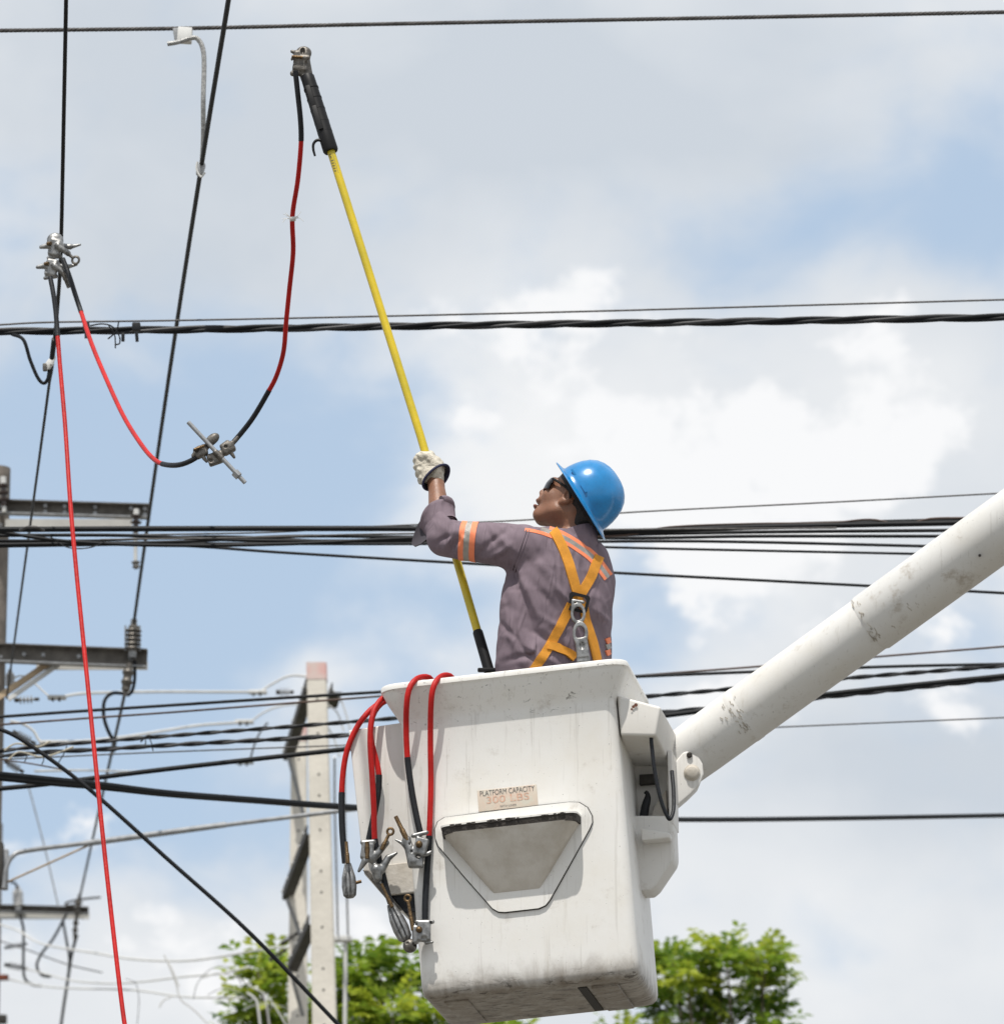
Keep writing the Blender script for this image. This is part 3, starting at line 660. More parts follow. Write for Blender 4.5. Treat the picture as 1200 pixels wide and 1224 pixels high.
# --- pale insulated spans between the poles
G = 'pale spans to the concrete poles'
def span(label, pts, Ya, Yb, th, m=M_palewire, ext=(0, 0), n=6):
    Ys = list(np.linspace(Ya, Yb, len(pts))); return wire(label, pts, Ys, th, m, ext=ext, name='overhead_wire', cat='wire', group=G, n=n)
span('pale insulated span, highest between the weathered pole and the concrete poles', [(60, 835), (75, 833), (95, 829.5), (130, 828), (200, 827), (310, 827.5)], YP, 43, 3.6)
span('pale wire bowing over to the concrete pole top', [(312, 826), (325, 818), (340, 810), (352, 807.5), (368, 809)], 43, 43, 2.6)
span('pale insulated span, second between the poles', [(60, 887), (100, 886), (150, 881), (200, 873), (240, 867), (285, 864)], YP + 1, 44, 3.6)
span('pale wire bowing toward the steel arm below the pole top', [(302, 861), (315, 852), (332, 845), (352, 842), (366, 846)], 44, 44, 2.2)
span('faint third pale span between the poles', [(42, 922), (100, 921), (170, 922), (240, 916), (288, 911)], YP + 1, 45, 2.4)
span('pale wire arching down beside the weathered pole', [(14, 812), (26, 808), (40, 816), (60, 834)], YP + .3, YP, 2.0)
span('pale bent lead by the second strain insulator', [(12, 862), (28, 866), (40, 874), (48, 886), (62, 887)], YP + 1, YP + 1, 3.0)
insulator('strain_insulator', 'shed insulator at the right end of the highest pale span', 'insulator', P(332, 827.5, 43), P(349, 827.5, 43), 5.6 * mpp(43), 4, M_galv, M_galvdark, core=.25)
for (x, y, Y, lb) in ((308, 827.5, 43, 'pale bolted grip on the highest span by the concrete pole'), (292, 863, 44, 'pale bolted grip on the second span by the steel arm'), (68, 834, YP, 'pale bolted grip on the highest span by the weathered pole'), (58, 888, YP + 1, 'pale bolted grip on the second span by the weathered pole'), (292, 911, 45, 'grey bolted grip on the faint third span')):
    k = mpp(Y); g = thing('wire_grip', lb, 'clamp', P(x, y, Y))
    MB().box(P(x, y, Y), (11 * k, .03, 2.2 * k), bevel=.008).build('body', M_palewire if 'pale' in lb else M_galv, g)
    for dx in (-5, 3): MB().rod(P(x + dx, y, Y - .03), P(x + dx, y + 4.5, Y - .03), 1.6 * k, seg=6).build('bolt', M_galvdark, g)
wire('dark hanging jumper left of the topmost steel arm', [(320, 864), (312, 874), (305, 888), (299, 908)], 44, 2.2, M_galvdark, ext=(0, 0), name='overhead_wire', cat='wire')
for (pts, lb) in (([(397, 824), (408, 838), (416, 862), (418, 872)], 'thin wire curving right from the concrete pole top'), ([(391, 842), (403, 852), (411, 874)], 'thin wire curving right below the concrete pole top'), ([(366, 857), (384, 862), (398, 880), (406, 905)], 'thin wire dropping behind the concrete pole')):
    wire(lb, pts, 43.2, 1.8, M_palewire, ext=(0, 0), name='overhead_wire', cat='wire')
# low tangle by the distant pole
span('pale low span sagging from the distant pole', [(-10, 1103), (20, 1112), (40, 1124), (60, 1131), (110, 1139), (160, 1147), (220, 1149), (270, 1143), (320, 1134), (345, 1133)], YQ, 46, 2.6)
span('second pale low span sagging from the distant pole', [(30, 1158), (60, 1166), (90, 1173), (130, 1176), (170, 1174), (220, 1168), (265, 1164), (300, 1156)], YQ, 46, 2.2)
span('third pale low span sagging from the distant pole', [(10, 1171), (50, 1179), (90, 1182), (160, 1184), (220, 1192), (290, 1193)], YQ, 47, 2.2)
span('thin dark wire slanting across the low pale spans', [(-10, 1122), (30, 1135), (80, 1153), (122, 1163)], YQ, YQ - 2, 1.5, M_galvdark)
insulator('strain_insulator', 'dark shed insulator, upper one beside the lowest steel arm', 'insulator', P(338, 1128, 45), P(354, 1117, 45), 5 * mpp(45), 4, M_galvdark, M_galvdark, core=.25)
insulator('strain_insulator', 'dark shed insulator, lower one beside the lowest steel arm', 'insulator', P(324, 1147, 45), P(340, 1137, 45), 5 * mpp(45), 4, M_galvdark, M_galvdark, core=.25)
tang = [[(200, 1150), (210, 1175), (216, 1195), (232, 1208), (250, 1226)], [(231, 1195), (236, 1176), (250, 1160), (266, 1155), (280, 1162), (290, 1180)], [(240, 1170), (262, 1164), (285, 1170), (300, 1180), (318, 1190), (330, 1206), (342, 1226)],
        [(248, 1190), (265, 1182), (285, 1186), (300, 1200)], [(295, 1187), (306, 1196), (309, 1210), (311, 1226)], [(314, 1186), (318, 1200), (322, 1226)], [(290, 1208), (310, 1201), (335, 1203), (355, 1212), (368, 1222)], [(150, 1170), (162, 1176), (166, 1195), (164, 1226)],
        [(196, 1142), (205, 1158), (214, 1180)], [(190, 1205), (196, 1196), (208, 1191)]]
tl = ['thin wire trailing below the low pale spans', 'thin wire arching up in a hoop before the tree', 'pale wire drooping past the hoop to the concrete poles', 'thin wire bowed under the hoop', 'thick pale lead bending down before the leaves', 'pale lead hanging straight before the leaves',
      'thin wire wandering across the concrete poles low down', 'thin bent wire below the red cable', 'thin wire end standing up from the pale span', 'short curled wire end under the pale spans']
for j, (pts, lb) in enumerate(zip(tang, tl)):
    wire(lb, pts, 46.2 + 0.15 * j, 3.0 if 'thick' in lb else (1.7 if 'pale' in lb else 1.1), M_palewire if 'pale' in lb else M_galv, ext=(0, 0), name='loose_wire', cat='wire', group='loose wires by the concrete poles')
# ================================================================== BUCKET AND BOOM
BO = np.array([0.0930, 19.40, 5.1646])
BM = np.array([[0.98656665, 0.14166832, -0.08134081], [-0.14193744, 0.98987249, 0.00249361], [0.0808703, 0.00908519, 0.99668323]])
BW, BD, BH = 0.731, 0.597, 1.073
def B(u, v, w): return BO + BM @ np.array([u, v, w])
def uw(px, py, v=0.0):
    """where the sight line of a photo pixel meets the bucket's plane v = const"""
    r = _F + (px - 600) / FPX * _R + (612 - py) / FPX * _U
    n = BM[:, 1]; t = ((BO + n * v - CAM) @ n) / (r @ n)
    q = BM.T @ (CAM + r * t - BO); return q[0], q[2]
def BP(px, py, v=0.0):
    u, w = uw(px, py, v); return B(u, v, w)

def paint_material(name, base=(0.755, 0.745, 0.718), grime=0.65, low=None, streak=0.5, scuff=1.0):
    m = bpy.data.materials.new(name); m.use_nodes = True
    nt = m.node_tree; N = nt.nodes; L = nt.links; b = N['Principled BSDF']
    tc = N.new('ShaderNodeTexCoord')
    def noise(sc, det, rough=0.6, scale=(1, 1, 1), dist=0.0, loc=(0, 0, 0)):
        mp = N.new('ShaderNodeMapping'); mp.inputs['Scale'].default_value = scale; mp.inputs['Location'].default_value = loc
        L.new(tc.outputs['Object'], mp.inputs['Vector'])
        n = N.new('ShaderNodeTexNoise'); n.inputs['Scale'].default_value = sc; n.inputs['Detail'].default_value = det
        n.inputs['Roughness'].default_value = rough; n.inputs['Distortion'].default_value = dist
        L.new(mp.outputs[0], n.inputs['Vector']); return n.outputs[0]
    def rng_(v, a, b_, c=0.0, d=1.0):
        r = N.new('ShaderNodeMapRange'); r.interpolation_type = 'SMOOTHSTEP'
        for k, x in zip(('From Min', 'From Max', 'To Min', 'To Max'), (a, b_, c, d)): r.inputs[k].default_value = x
        L.new(v, r.inputs['Value']); return r.outputs[0]
    def mul(a, c):
        n = N.new('ShaderNodeMath'); n.operation = 'MULTIPLY'; L.new(a, n.inputs[0])
        if isinstance(c, float): n.inputs[1].default_value = c
        else: L.new(c, n.inputs[1])
        return n.outputs[0]
    def mixc(fac, a, c):
        x = N.new('ShaderNodeMix'); x.data_type = 'RGBA'; L.new(fac, x.inputs['Factor'])
        if isinstance(a, tuple): x.inputs['A'].default_value = (*a, 1)
        else: L.new(a, x.inputs['A'])
        x.inputs['B'].default_value = (*c, 1); return x.outputs['Result']
    col = mixc(rng_(noise(3.2, 6), .42, .75, 0, .55), base, (base[0] * .9, base[1] * .86, base[2] * .78))
    col = mixc(mul(rng_(noise(26, 5, .65, (1, 1, .1), .3), .58, .8), streak), col, (0.42, 0.38, 0.31))          # vertical streaks
    col = mixc(mul(rng_(noise(9, 8, .7), .56, .74), grime * .75), col, (0.34, 0.29, 0.23))                       # smudges
    col = mixc(mul(rng_(noise(42, 6, .75, (1, 1, .6), .8, (3, 1, 2)), .665, .70), rng_(noise(5, 3, .5, (1, 1, 1), 0, (7, 2, 1)), .44, .56, 0, scuff)), col, (0.06, 0.052, 0.045))
    col = mixc(mul(rng_(noise(75, 4, .6, (1, 1, .035), .15, (5, 3, 8)),   .60, .66), .18), col, (0.30, 0.27, 0.23))                         # hairline runs   # scuffs
    col = mixc(mul(rng_(noise(160, 2, .5), .735, .76), 0.6), col, (0.08, 0.07, 0.06))                              # specks
    if low is not None:
        sep = N.new('ShaderNodeSeparateXYZ'); L.new(tc.outputs['Object'], sep.inputs[0])
        n = noise(15, 8, .7, (1, 1, .5), .4)
        ad = N.new('ShaderNodeMath'); ad.operation = 'MULTIPLY_ADD'; L.new(n, ad.inputs[0]); ad.inputs[1].default_value = -0.16
        tilt = N.new('ShaderNodeMath'); tilt.operation = 'MULTIPLY_ADD'; L.new(sep.outputs[0], tilt.inputs[0]); tilt.inputs[1].default_value = -0.082; L.new(sep.outputs[2], tilt.inputs[2])
        L.new(tilt.outputs[0], ad.inputs[2])
        col = mixc(rng_(ad.outputs[0], low[0], low[1], .95, 0.0), col, (0.17, 0.135, 0.10))
        sc = mul(rng_(noise(30, 8, .75, (.35, 1, 1), .6, (2, 5, 1)), .52, .60), rng_(tilt.outputs[0], .07, .0)); col = mixc(mul(sc, .85), col, (0.05, 0.042, 0.035))
        rs = mul(rng_(noise(34, 7, .72, (.6, 1, 1), 1.2, (9, 5, 4)), .60, .655), rng_(tilt.outputs[0], .90, .95)); col = mixc(mul(rs, .7), col, (0.10, 0.09, 0.075))
    L.new(col, b.inputs['Base Color'])
    b.inputs['Roughness'].default_value = 0.48; b.inputs['Specular IOR Level'].default_value = 0.35
    bp = N.new('ShaderNodeBump'); bp.inputs['Strength'].default_value = 0.12; bp.inputs['Distance'].default_value = 0.004
    L.new(noise(28, 6, .6), bp.inputs['Height']); L.new(bp.outputs[0], b.inputs['Normal'])
    return m
M_bucket = paint_material('worn_white_fibreglass', low=(-0.12, 0.035))
M_paint = paint_material('worn_white_paint', base=(0.70, 0.685, 0.655), grime=0.7)
M_boom = paint_material('boom_white_paint', base=(0.66, 0.655, 0.635), grime=1.1, streak=.45, scuff=.1)
M_chip = mat('chipped_dark_edge', (0.045, 0.038, 0.032), .8, var=.5, vscale=60, bump=.5, bscale=120)
M_seam = mat('dark_seam', (0.03, 0.027, 0.024), .8)
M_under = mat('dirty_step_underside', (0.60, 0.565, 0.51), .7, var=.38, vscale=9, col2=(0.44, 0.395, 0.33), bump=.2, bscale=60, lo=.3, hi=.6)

bucket = thing('lift_bucket', 'dirty white fibreglass lift bucket with the worker standing inside', 'lift bucket', BO)
def rrect(o, r, n=6):
    """rounded rectangle of the bucket plan, outset o, corner radius r -> (u, v) points"""
    a = BW / 2 + o; v0, v1 = -o, BD + o; r = max(r, .004); pts = []
    for cu, cv, s in ((a - r, v1 - r, 0), (-a + r, v1 - r, 1), (-a + r, v0 + r, 2), (a - r, v0 + r, 3)):
        for k in range(n + 1):
            q = math.pi / 2 * (s + k / n); pts.append((cu + r * math.cos(q), cv + r * math.sin(q)))
    return pts
def shell():
    prof = [(0.0, -.06, .02), (0.001, -.036, .025), (0.006, -.018, .03), (0.017, -.006, .034), (0.034, -.001, .036), (0.06, 0, .036), (0.4, 0.001, .036), (0.7, .001, .036), (0.94, 0, .036),
            (0.955, .004, .04), (0.975, .014, .046), (1.01, .034, .055), (1.04, .047, .062), (1.049, .050, .064), (1.053, .055, .066), (1.066, .055, .066), (1.072, .052, .064), (1.073, .046, .06),
            (1.073, .004, .06), (1.066, -.010, .05), (1.03, -.014, .05), (0.08, -.02, .05), (0.05, -.028, .045), (0.045, -.06, .02)]
    V = []; n = 0
    for w, o, r in prof:
        ring = rrect(o, r); n = len(ring); V += [B(u, v, w) for u, v in ring]
    Fc = [(i * n + k, i * n + (k + 1) % n, (i + 1) * n + (k + 1) % n, (i + 1) * n + k) for i in range(len(prof) - 1) for k in range(n)]
    Fc += [tuple(range(n - 1, -1, -1)), tuple(range((len(prof) - 1) * n, len(prof) * n))]
    MB().add(V, Fc).build('shell', M_bucket, bucket, shade=35)
shell()
# runners and channel under the floor
for (u0, u1, m, h) in ((0.150, 0.180, M_seam, .006), (0.195, 0.285, M_bucket, .012), (-.30, -.22, M_bucket, .008)):
    c = B((u0 + u1) / 2, BD / 2, -h / 2 + .002); MB().box(c, ((u1 - u0) / 2, BD / 2 - .075, h / 2), BM, bevel=.003 if m is not M_seam else 0).build('floor_runner' if m is not M_seam else 'floor_slot', m, bucket, shade=30)

# moulded step on the front
step_out = [(521, 1003), (520.5, 992), (524, 983), (532, 978), (560, 974.5), (588, 971), (643, 964), (680, 959.8), (692, 960), (702, 966), (707.5, 976), (708, 984), (704, 993), (680, 1036), (657, 1077), (652, 1083), (644, 1086.5), (604, 1091), (596, 1090.5), (589, 1086.5), (555, 1048), (524.5, 1012)]
poly = [uw(x, y) for x, y in step_out]; cu = np.mean(poly, axis=0)
ex, ey, ez = BM[:, 0], BM[:, 2], -BM[:, 1]
step = MB().prism([(x, y) for x, y in poly], B(0, 0.003, 0), ex, ey, ez, 0.012).build('step_flange', M_bucket, bucket, shade=30)
big = [tuple(cu + (np.array(p) - cu) * (1 + .0034 / np.linalg.norm(np.array(p) - cu))) for p in poly]
MB().prism(big, B(0, 0.002, 0), ex, ey, ez, 0.0065).build('seam', M_seam, step, shade=0)
def step_wedge():
    (uL, wL), (uR, wR) = uw(526, 990, -.05), uw(693, 974, -.05)
    (bL, wb1), (bR, wb2) = uw(588, 1068, -.012), uw(647, 1062, -.012)
    wt = (wL + wR) / 2 + .003; wb = (wb1 + wb2) / 2; p = .098
    def ring(l, r, pr, w, rr):
        pts = [(l, 0.0)]
        for q in np.linspace(0, math.pi / 2, 6): pts.append((l + .004 + rr - rr * math.cos(q), -pr + rr - rr * math.sin(q)))
        for q in np.linspace(math.pi / 2, 0, 6): pts.append((r - .004 - rr + rr * math.cos(q), -pr + rr - rr * math.sin(q)))
        pts.append((r, 0.0)); return [B(u, v, w) for u, v in pts]
    def loft(rings, caps=(1, 1)):
        n = len(rings[0]); V = [q for r in rings for q in r]
        Fc = [(i * n + k, i * n + (k + 1) % n, (i + 1) * n + (k + 1) % n, (i + 1) * n + k) for i in range(len(rings) - 1) for k in range(n)]
        if caps[0]: Fc.append(tuple(range(n)))
        if caps[1]: Fc.append(tuple(range((len(rings) - 1) * n, len(rings) * n)))
        return MB().add(V, Fc)
    loft([ring(uL, uR, p, wt, .035), ring(uL, uR, p, wt - .006, .035)]).build('step_ledge', M_bucket, step, shade=35)
    loft([ring(uL + .002, uR - .002, p - .002, wt - .006, .035), ring(uL + .003, uR - .003, p - .005, wt - .030, .033)]).build('worn_edge', M_chip, step, shade=35)
    # ragged chips of bare edge biting into the ledge
    L = uR - uL; rg = np.random.default_rng(4)
    ch = MB()
    for k in range(26):
        u = uL + .03 + (L - .06) * rg.random(); s = rg.uniform(.003, .008)
        ch.box(B(u, -p - .0005, wt - .0065 + s * .1), (s, .0012, s * rg.uniform(.3, .7)), BM)
    o = ch.build('paint_chips', M_chip, step, shade=0); o['kind'] = 'stuff'
    rings = []
    for t in np.linspace(0, 1, 7):
        l = uL + .008 + (bL - uL - .008) * t; r = uR - .008 + (bR - uR + .008) * t; pr = (p - .012) * (1 - t) ** .85 + .010
        rings.append(ring(l, r, pr, wt - .028 + (wb - wt + .028) * t, min(.05, pr * .62)))
    loft(rings).build('step_underside', M_under, step, shade=35)
step_wedge()

# capacity plate
def text_mesh(name, txt, size, o, ex_, ey_, n, mat_, parent, width=None, shear=0):
    cu_ = bpy.data.curves.new(name, 'FONT'); cu_.body = txt; cu_.size = size; cu_.align_x = 'CENTER'; cu_.align_y = 'CENTER'
    ob = bpy.data.objects.new(name + '_tmp', cu_); COL.objects.link(ob); bpy.context.view_layer.update()
    me = bpy.data.meshes.new_from_object(ob.evaluated_get(bpy.context.evaluated_depsgraph_get()))
    v = np.array([x.co[:] for x in me.vertices]); f = [tuple(p.vertices) for p in me.polygons]
    bpy.data.objects.remove(ob, do_unlink=True)
    if width: v[:, 0] *= width / (v[:, 0].max() - v[:, 0].min())
    V = [o + ex_ * a + ey_ * b_ + n * .0008 for a, b_, c_ in v]
    return MB().add(V, f).build(name, mat_, parent, shade=0)
q = [uw(*p) for p in ((570.5, 945.5), (641.5, 938.5), (643.5, 963), (572, 971))]
c0 = np.mean(q, axis=0); exp_ = nrm((np.array(q[1]) - q[0]) + (np.array(q[2]) - q[3])); eyp = np.array([-exp_[1], exp_[0]])
E1 = BM[:, 0] * exp_[0] + BM[:, 2] * exp_[1]; E2 = BM[:, 0] * eyp[0] + BM[:, 2] * eyp[1]; EN = -BM[:, 1]
pw = np.linalg.norm(np.array(q[1]) - q[0]); ph = np.linalg.norm(np.array(q[3]) - q[0])
C0 = B(c0[0], 0, c0[1])
plate = MB().box(C0, (pw / 2, .0035, ph / 2), np.column_stack([E1, -EN, E2]), bevel=.0015).build('capacity_plate', mat('faded_label', (0.56, 0.53, 0.45), .6, var=.2, vscale=25, col2=(.6, .47, .38)), bucket, shade=30)
plate['label'] = 'faded capacity label with black lettering above the step'
M_ink = mat('faded_black_print', (0.05, 0.055, 0.06), .7, var=.5, vscale=300, col2=(.22, .21, .19))
M_ink2 = mat('faded_orange_print', (0.58, 0.27, 0.17), .7, var=.5, vscale=160, col2=(.58, .47, .38))
Cf = C0 + EN * .0036
text_mesh('lettering', 'PLATFORM CAPACITY', .026, Cf + E2 * (ph * .32), E1, E2, EN, M_ink, plate, width=pw * .92)
text_mesh('lettering', '300 LBS', .034, Cf - E2 * (ph * .02), E1, E2, EN, M_ink2, plate, width=pw * .72)
text_mesh('lettering', 'WITH LINER', .010, Cf - E2 * (ph * .36), E1, E2, EN, M_ink, plate, width=pw * .28)

# tool pocket hung on the left side
def bprism(name, px, v0, v1, m, parent, shade=25, bevel=0.0):
    pts = [uw(x, y, v0) for x, y in px]
    ob = MB().prism(pts, B(0, v0, 0), BM[:, 0], BM[:, 2], BM[:, 1], v1 - v0).build(name, m, parent, shade=0 if bevel else shade)
    if bevel:
        bm = bmesh.new(); bm.from_mesh(ob.data)
        bmesh.ops.bevel(bm, geom=list(bm.edges), offset=bevel, segments=3, profile=.6, affect='EDGES', clamp_overlap=True)
        bmesh.ops.recalc_face_normals(bm, faces=bm.faces); bm.to_mesh(ob.data); bm.free()
        ob.data.shade_smooth(); ob.data.set_sharp_from_angle(angle=math.radians(40))
    return ob
pocket = bprism('tool_pocket', [(416.5, 873), (500, 861), (510, 1078), (474, 1082), (435, 1045)], .06, .40, M_paint, bucket, bevel=.006)
bprism('pocket_foot', [(459, 1034), (495, 1030), (495, 1067), (466, 1070)], .03, .30, M_under, pocket, bevel=.004)
bprism('black_stop', [(466, 1069), (500, 1064), (500, 1090), (484, 1092)], .05, .25, M_black, pocket, bevel=.004)
bprism('lower_edge', [(433, 1040), (440, 1040), (480, 1086), (472, 1088)], .04, .08, M_steeldark, pocket, bevel=.003)

# control box on the right side
def hexa(name, front, back, v0, v1, m, parent, bevel=.008):
    V = [BP(x, y, v0) for x, y in front] + [BP(x, y, v1) for x, y in back]
    ob = MB().add(V, [(0, 1, 2, 3), (4, 5, 6, 7), (0, 1, 5, 4), (1, 2, 6, 5), (2, 3, 7, 6), (3, 0, 4, 7)]).build(name, m, parent, shade=0)
    bm = bmesh.new(); bm.from_mesh(ob.data)
    bmesh.ops.bevel(bm, geom=list(bm.edges), offset=bevel, segments=3, profile=.6, affect='EDGES'); bmesh.ops.recalc_face_normals(bm, faces=bm.faces); bm.to_mesh(ob.data); bm.free()
    ob.data.shade_smooth(); ob.data.set_sharp_from_angle(angle=math.radians(40)); return ob
cb = hexa('control_box', [(737.5, 831), (790, 845), (784, 880), (742, 879)], [(745, 866), (813, 886), (808, 927), (750, 926)], .03, .56, M_paint, bucket, bevel=.010)
MB().tube(smooth([BP(778, 876, .06), BP(779, 892, .055), BP(783, 925, .055), BP(790, 957, .06), BP(797, 975, .07), BP(801, 979, .08), BP(805, 968, .10), BP(805, 945, .13), BP(803, 922, .16)], 7), .0068, 10).build('control_hose', M_black, cb)
o = MB(); 
for (x, y, s) in ((757, 845, 2.0), (760, 843, 2.4), (755, 848, 1.4)):
    o.lathe([(0, .0001), (.0008, s * .0028), (.001, .0001)], BP(x, y, .026), -BM[:, 1], 7)
o = o.build('rust_spot', mat('rust', (.13, .05, .03), .9), cb); o['kind'] = 'stuff'
# pivot housing behind / below it
ph_ = bprism('pivot_housing', [(752, 975), (804, 975), (806, 1022), (804.5, 1029), (784, 1059), (777, 1065), (756, 1066)], .30, .44, M_paint, bucket, bevel=.010)
bprism('back_plate', [(750, 905), (807, 905), (808, 990), (752, 990)], .44, .50, M_paint, ph_, bevel=.004)
bprism('side_wall', [(797.5, 897), (803, 897), (805, 985), (800, 985)], .30, .46, M_paint, ph_, bevel=.003)
bprism('shelf_lip', [(766, 990), (801, 996), (800, 1002), (767, 1005)], .23, .32, M_paint, ph_, bevel=.006)
bprism('inner_block', [(781, 966), (796, 944), (798, 984), (776, 985)], .38, .45, M_under, ph_, bevel=.003)
bprism('rating_plate', [(764, 926), (785, 925), (785, 936), (764, 938)], .40, .43, M_galvdark, ph_, bevel=.002)
o = MB().tube(smooth([BP(769, 980, .36), BP(771, 966, .35), BP(774, 954, .35), BP(773, 947, .35), BP(770, 949, .35)], 6), np.interp(np.linspace(0, 1, 25), [0, .4, .7, 1], [.016, .014, .006, .003]), 10).build('lever', M_black, ph_)

# boom
YB0, YB1 = 19.86, 19.35
bA, bE = P(806, 915, YB0), P(1200, 630, YB1)
bd = nrm(bE - bA); Lb = np.linalg.norm(bE - bA)
boom = thing('lift_boom', 'long white lift boom tube rising away from the bucket side', 'lift boom', (4.6, 18.2, 0))
kB = mpp(19.7)
s1 = Lb * (1040 - 806) / 394
MB().tube([bA, bA + bd * .12, bA + bd * (Lb * .22), bA + bd * s1], [34.0 * kB, 34.8 * kB, 34.8 * kB, 34.9 * kB], 40).build('tip_tube', M_boom, boom, shade=50)
elbow = bA + bd * 5.2
MB().tube([bA + bd * (s1 - .001), bA + bd * (s1 + .012), bA + bd * (s1 + 1.2), elbow], [34.6 * kB, 36.6 * kB, 36.9 * kB, 45 * kB], 40).build('upper_tube', M_boom, boom, shade=50)
rg = np.random.default_rng(11)
side = nrm(np.cross(bd, [0, 0, 1.0])); upb = np.cross(side, bd)
if side[1] > 0: side = -side; 
upb = np.cross(bd, side); upb = upb if upb[2] > 0 else -upb
# scuff bands: chipped paint round the tube at the two seams
def scuffs(s0, n, spread, rad, m, name, a0, a1):
    mb = MB()
    for k in range(n):
        s = s0 + rg.normal(0, spread); a = rg.uniform(a0, a1); w = rg.uniform(.0006, .002); ln = rg.uniform(.05, .30)
        for j in range(3):
            aa = a + ln * (j - 1) / 3; sj = s + rg.normal(0, .003)
            c = bA + bd * sj + (side * math.cos(aa) + upb * math.sin(aa)) * (rad + .0006)
            t = -side * math.sin(aa) + upb * math.cos(aa); nn = side * math.cos(aa) + upb * math.sin(aa)
            mb.box(c, (ln / 3 * rad * .6, w * rg.uniform(.5, 1), .0006), np.column_stack([t, bd, nn]))
    o = mb.build(name, m, boom, shade=0); o['kind'] = 'stuff'
M_scuff = mat('chipped_paint', (.48, .44, .37), .85, var=.5, vscale=80, col2=(.22, .19, .15))
scuffs(s1 + .012, 16, .007, 36.6 * kB, M_scuff, 'seam_scuffs', -1.0, .95)
scuffs(Lb * .213, 24, .018, 35.3 * kB, M_scuff, 'band_scuffs', -.9, .35)
scuffs(Lb * .62, 6, .12, 36.2 * kB, M_scuff, 'belly_scuffs', -1.1, -.7)
MB().tube([bA + bd * (Lb * .20), bA + bd * (Lb * .206), bA + bd * (Lb * .222), bA + bd * (Lb * .228)], [34.6 * kB, 35.3 * kB, 35.3 * kB, 34.6 * kB], 40).build('band', M_boom, boom, shade=50)
MB().rod(P(1171, 664, YB1) + side * 0.0, P(1171, 664, YB1 - .12), .005, seg=8).build('plug', M_seam, boom)
# pivot casting at the tip
ear = [(797, 968), (797, 930), (806, 912), (816, 900), (826, 896), (834, 902), (840, 914), (841, 926), (836, 939), (824, 951), (811, 962)]
Ye = YB0 - .125
ep = [P(x, y, Ye) for x, y in ear]; n_ = len(ep); V = ep + [p + np.array([0, .23, .03]) for p in ep]
ob = MB().add(V, [tuple(range(n_)), tuple(range(n_, 2 * n_))] + [(i, (i + 1) % n_, n_ + (i + 1) % n_, n_ + i) for i in range(n_)]).build('pivot_casting', M_paint, boom, shade=0)
bm = bmesh.new(); bm.from_mesh(ob.data); bmesh.ops.bevel(bm, geom=list(bm.edges), offset=.006, segments=3, profile=.6, affect='EDGES'); bmesh.ops.recalc_face_normals(bm, faces=bm.faces); bm.to_mesh(ob.data); bm.free()
ob.data.shade_smooth(); ob.data.set_sharp_from_angle(angle=math.radians(45))
MB().lathe([(0, .028), (.005, .028), (.009, .022), (.014, .020), (.016, .016), (.0165, .001)], P(827, 924, Ye), (0, -1, -.1), 24).build('pivot_boss', M_under, ob)
MB().lathe([(0, .010), (.008, .010), (.010, .006), (.011, .001)], P(824, 903, Ye), (0, -1, -.1), 12).build('pivot_bolt', M_chip, ob)
MB().rod(P(800, 950, YB0 - .05), P(800, 950, YB0 + .25), .05, seg=20).build('pivot_pin', M_steeldark, ob)
# the rest of the lift, out of the picture
MB().lathe([(-.16, .14), (-.14, .17), (.14, .17), (.16, .14)], elbow, (0, 1, 0), 28).build('elbow', M_paint, boom)
foot = np.array([4.6, 18.2, 1.2])
MB().tube([elbow + np.array([0, .2, 0]), foot + np.array([0, .2, 0])], [.14, .17], 28).build('lower_tube', M_boom, boom)
MB().lathe([(0, .45), (.9, .45), (.95, .35), (1.3, .3), (1.35, .1)], (4.6, 18.3, 0), (0, 0, 1), 28).build('pedestal', M_paint, boom)
# ================================================================== IMPLICIT SURFACES
def cap(p, a, b, ra, rb=None):
    rb = ra if rb is None else rb
    a = np.asarray(a, np.float32); b = np.asarray(b, np.float32); d = b - a; L2 = float(d @ d) + 1e-9
    t = np.clip(((p[0] - a[0]) * d[0] + (p[1] - a[1]) * d[1] + (p[2] - a[2]) * d[2]) / L2, 0, 1)
    return np.sqrt((p[0] - a[0] - d[0] * t) ** 2 + (p[1] - a[1] - d[1] * t) ** 2 + (p[2] - a[2] - d[2] * t) ** 2) - (ra + (rb - ra) * t)
def chain(p, pts, rs, k=0.0):
    d = cap(p, pts[0], pts[1], rs[0], rs[1])
    for i in range(1, len(pts) - 1):
        e = cap(p, pts[i], pts[i + 1], rs[i], rs[i + 1]); d = su(d, e, k) if k else np.minimum(d, e)
    return d
def ell(p, c, r, A=None):
    q = [p[i] - c[i] for i in range(3)]
    if A is not None: q = [q[0] * A[i][0] + q[1] * A[i][1] + q[2] * A[i][2] for i in range(3)]
    k0 = np.sqrt(sum((q[i] / r[i]) ** 2 for i in range(3))); k1 = np.sqrt(sum((q[i] / r[i] ** 2) ** 2 for i in range(3)))
    return k0 * (k0 - 1) / (k1 + 1e-6)
def rbox(p, c, h, r, A=None):
    q = [p[i] - c[i] for i in range(3)]
    if A is not None: q = [q[0] * A[i][0] + q[1] * A[i][1] + q[2] * A[i][2] for i in range(3)]
    e = [np.abs(q[i]) - (h[i] - r) for i in range(3)]
    return np.sqrt(sum(np.maximum(x, 0) ** 2 for x in e)) + np.minimum(np.maximum(np.maximum(e[0], e[1]), e[2]), 0) - r
def su(a, b, k):
    h = np.clip(0.5 + 0.5 * (b - a) / k, 0, 1); return b + (a - b) * h - k * h * (1 - h)
def ss(a, b, k):              # smooth subtraction a minus b
    return -su(-a, b, k)

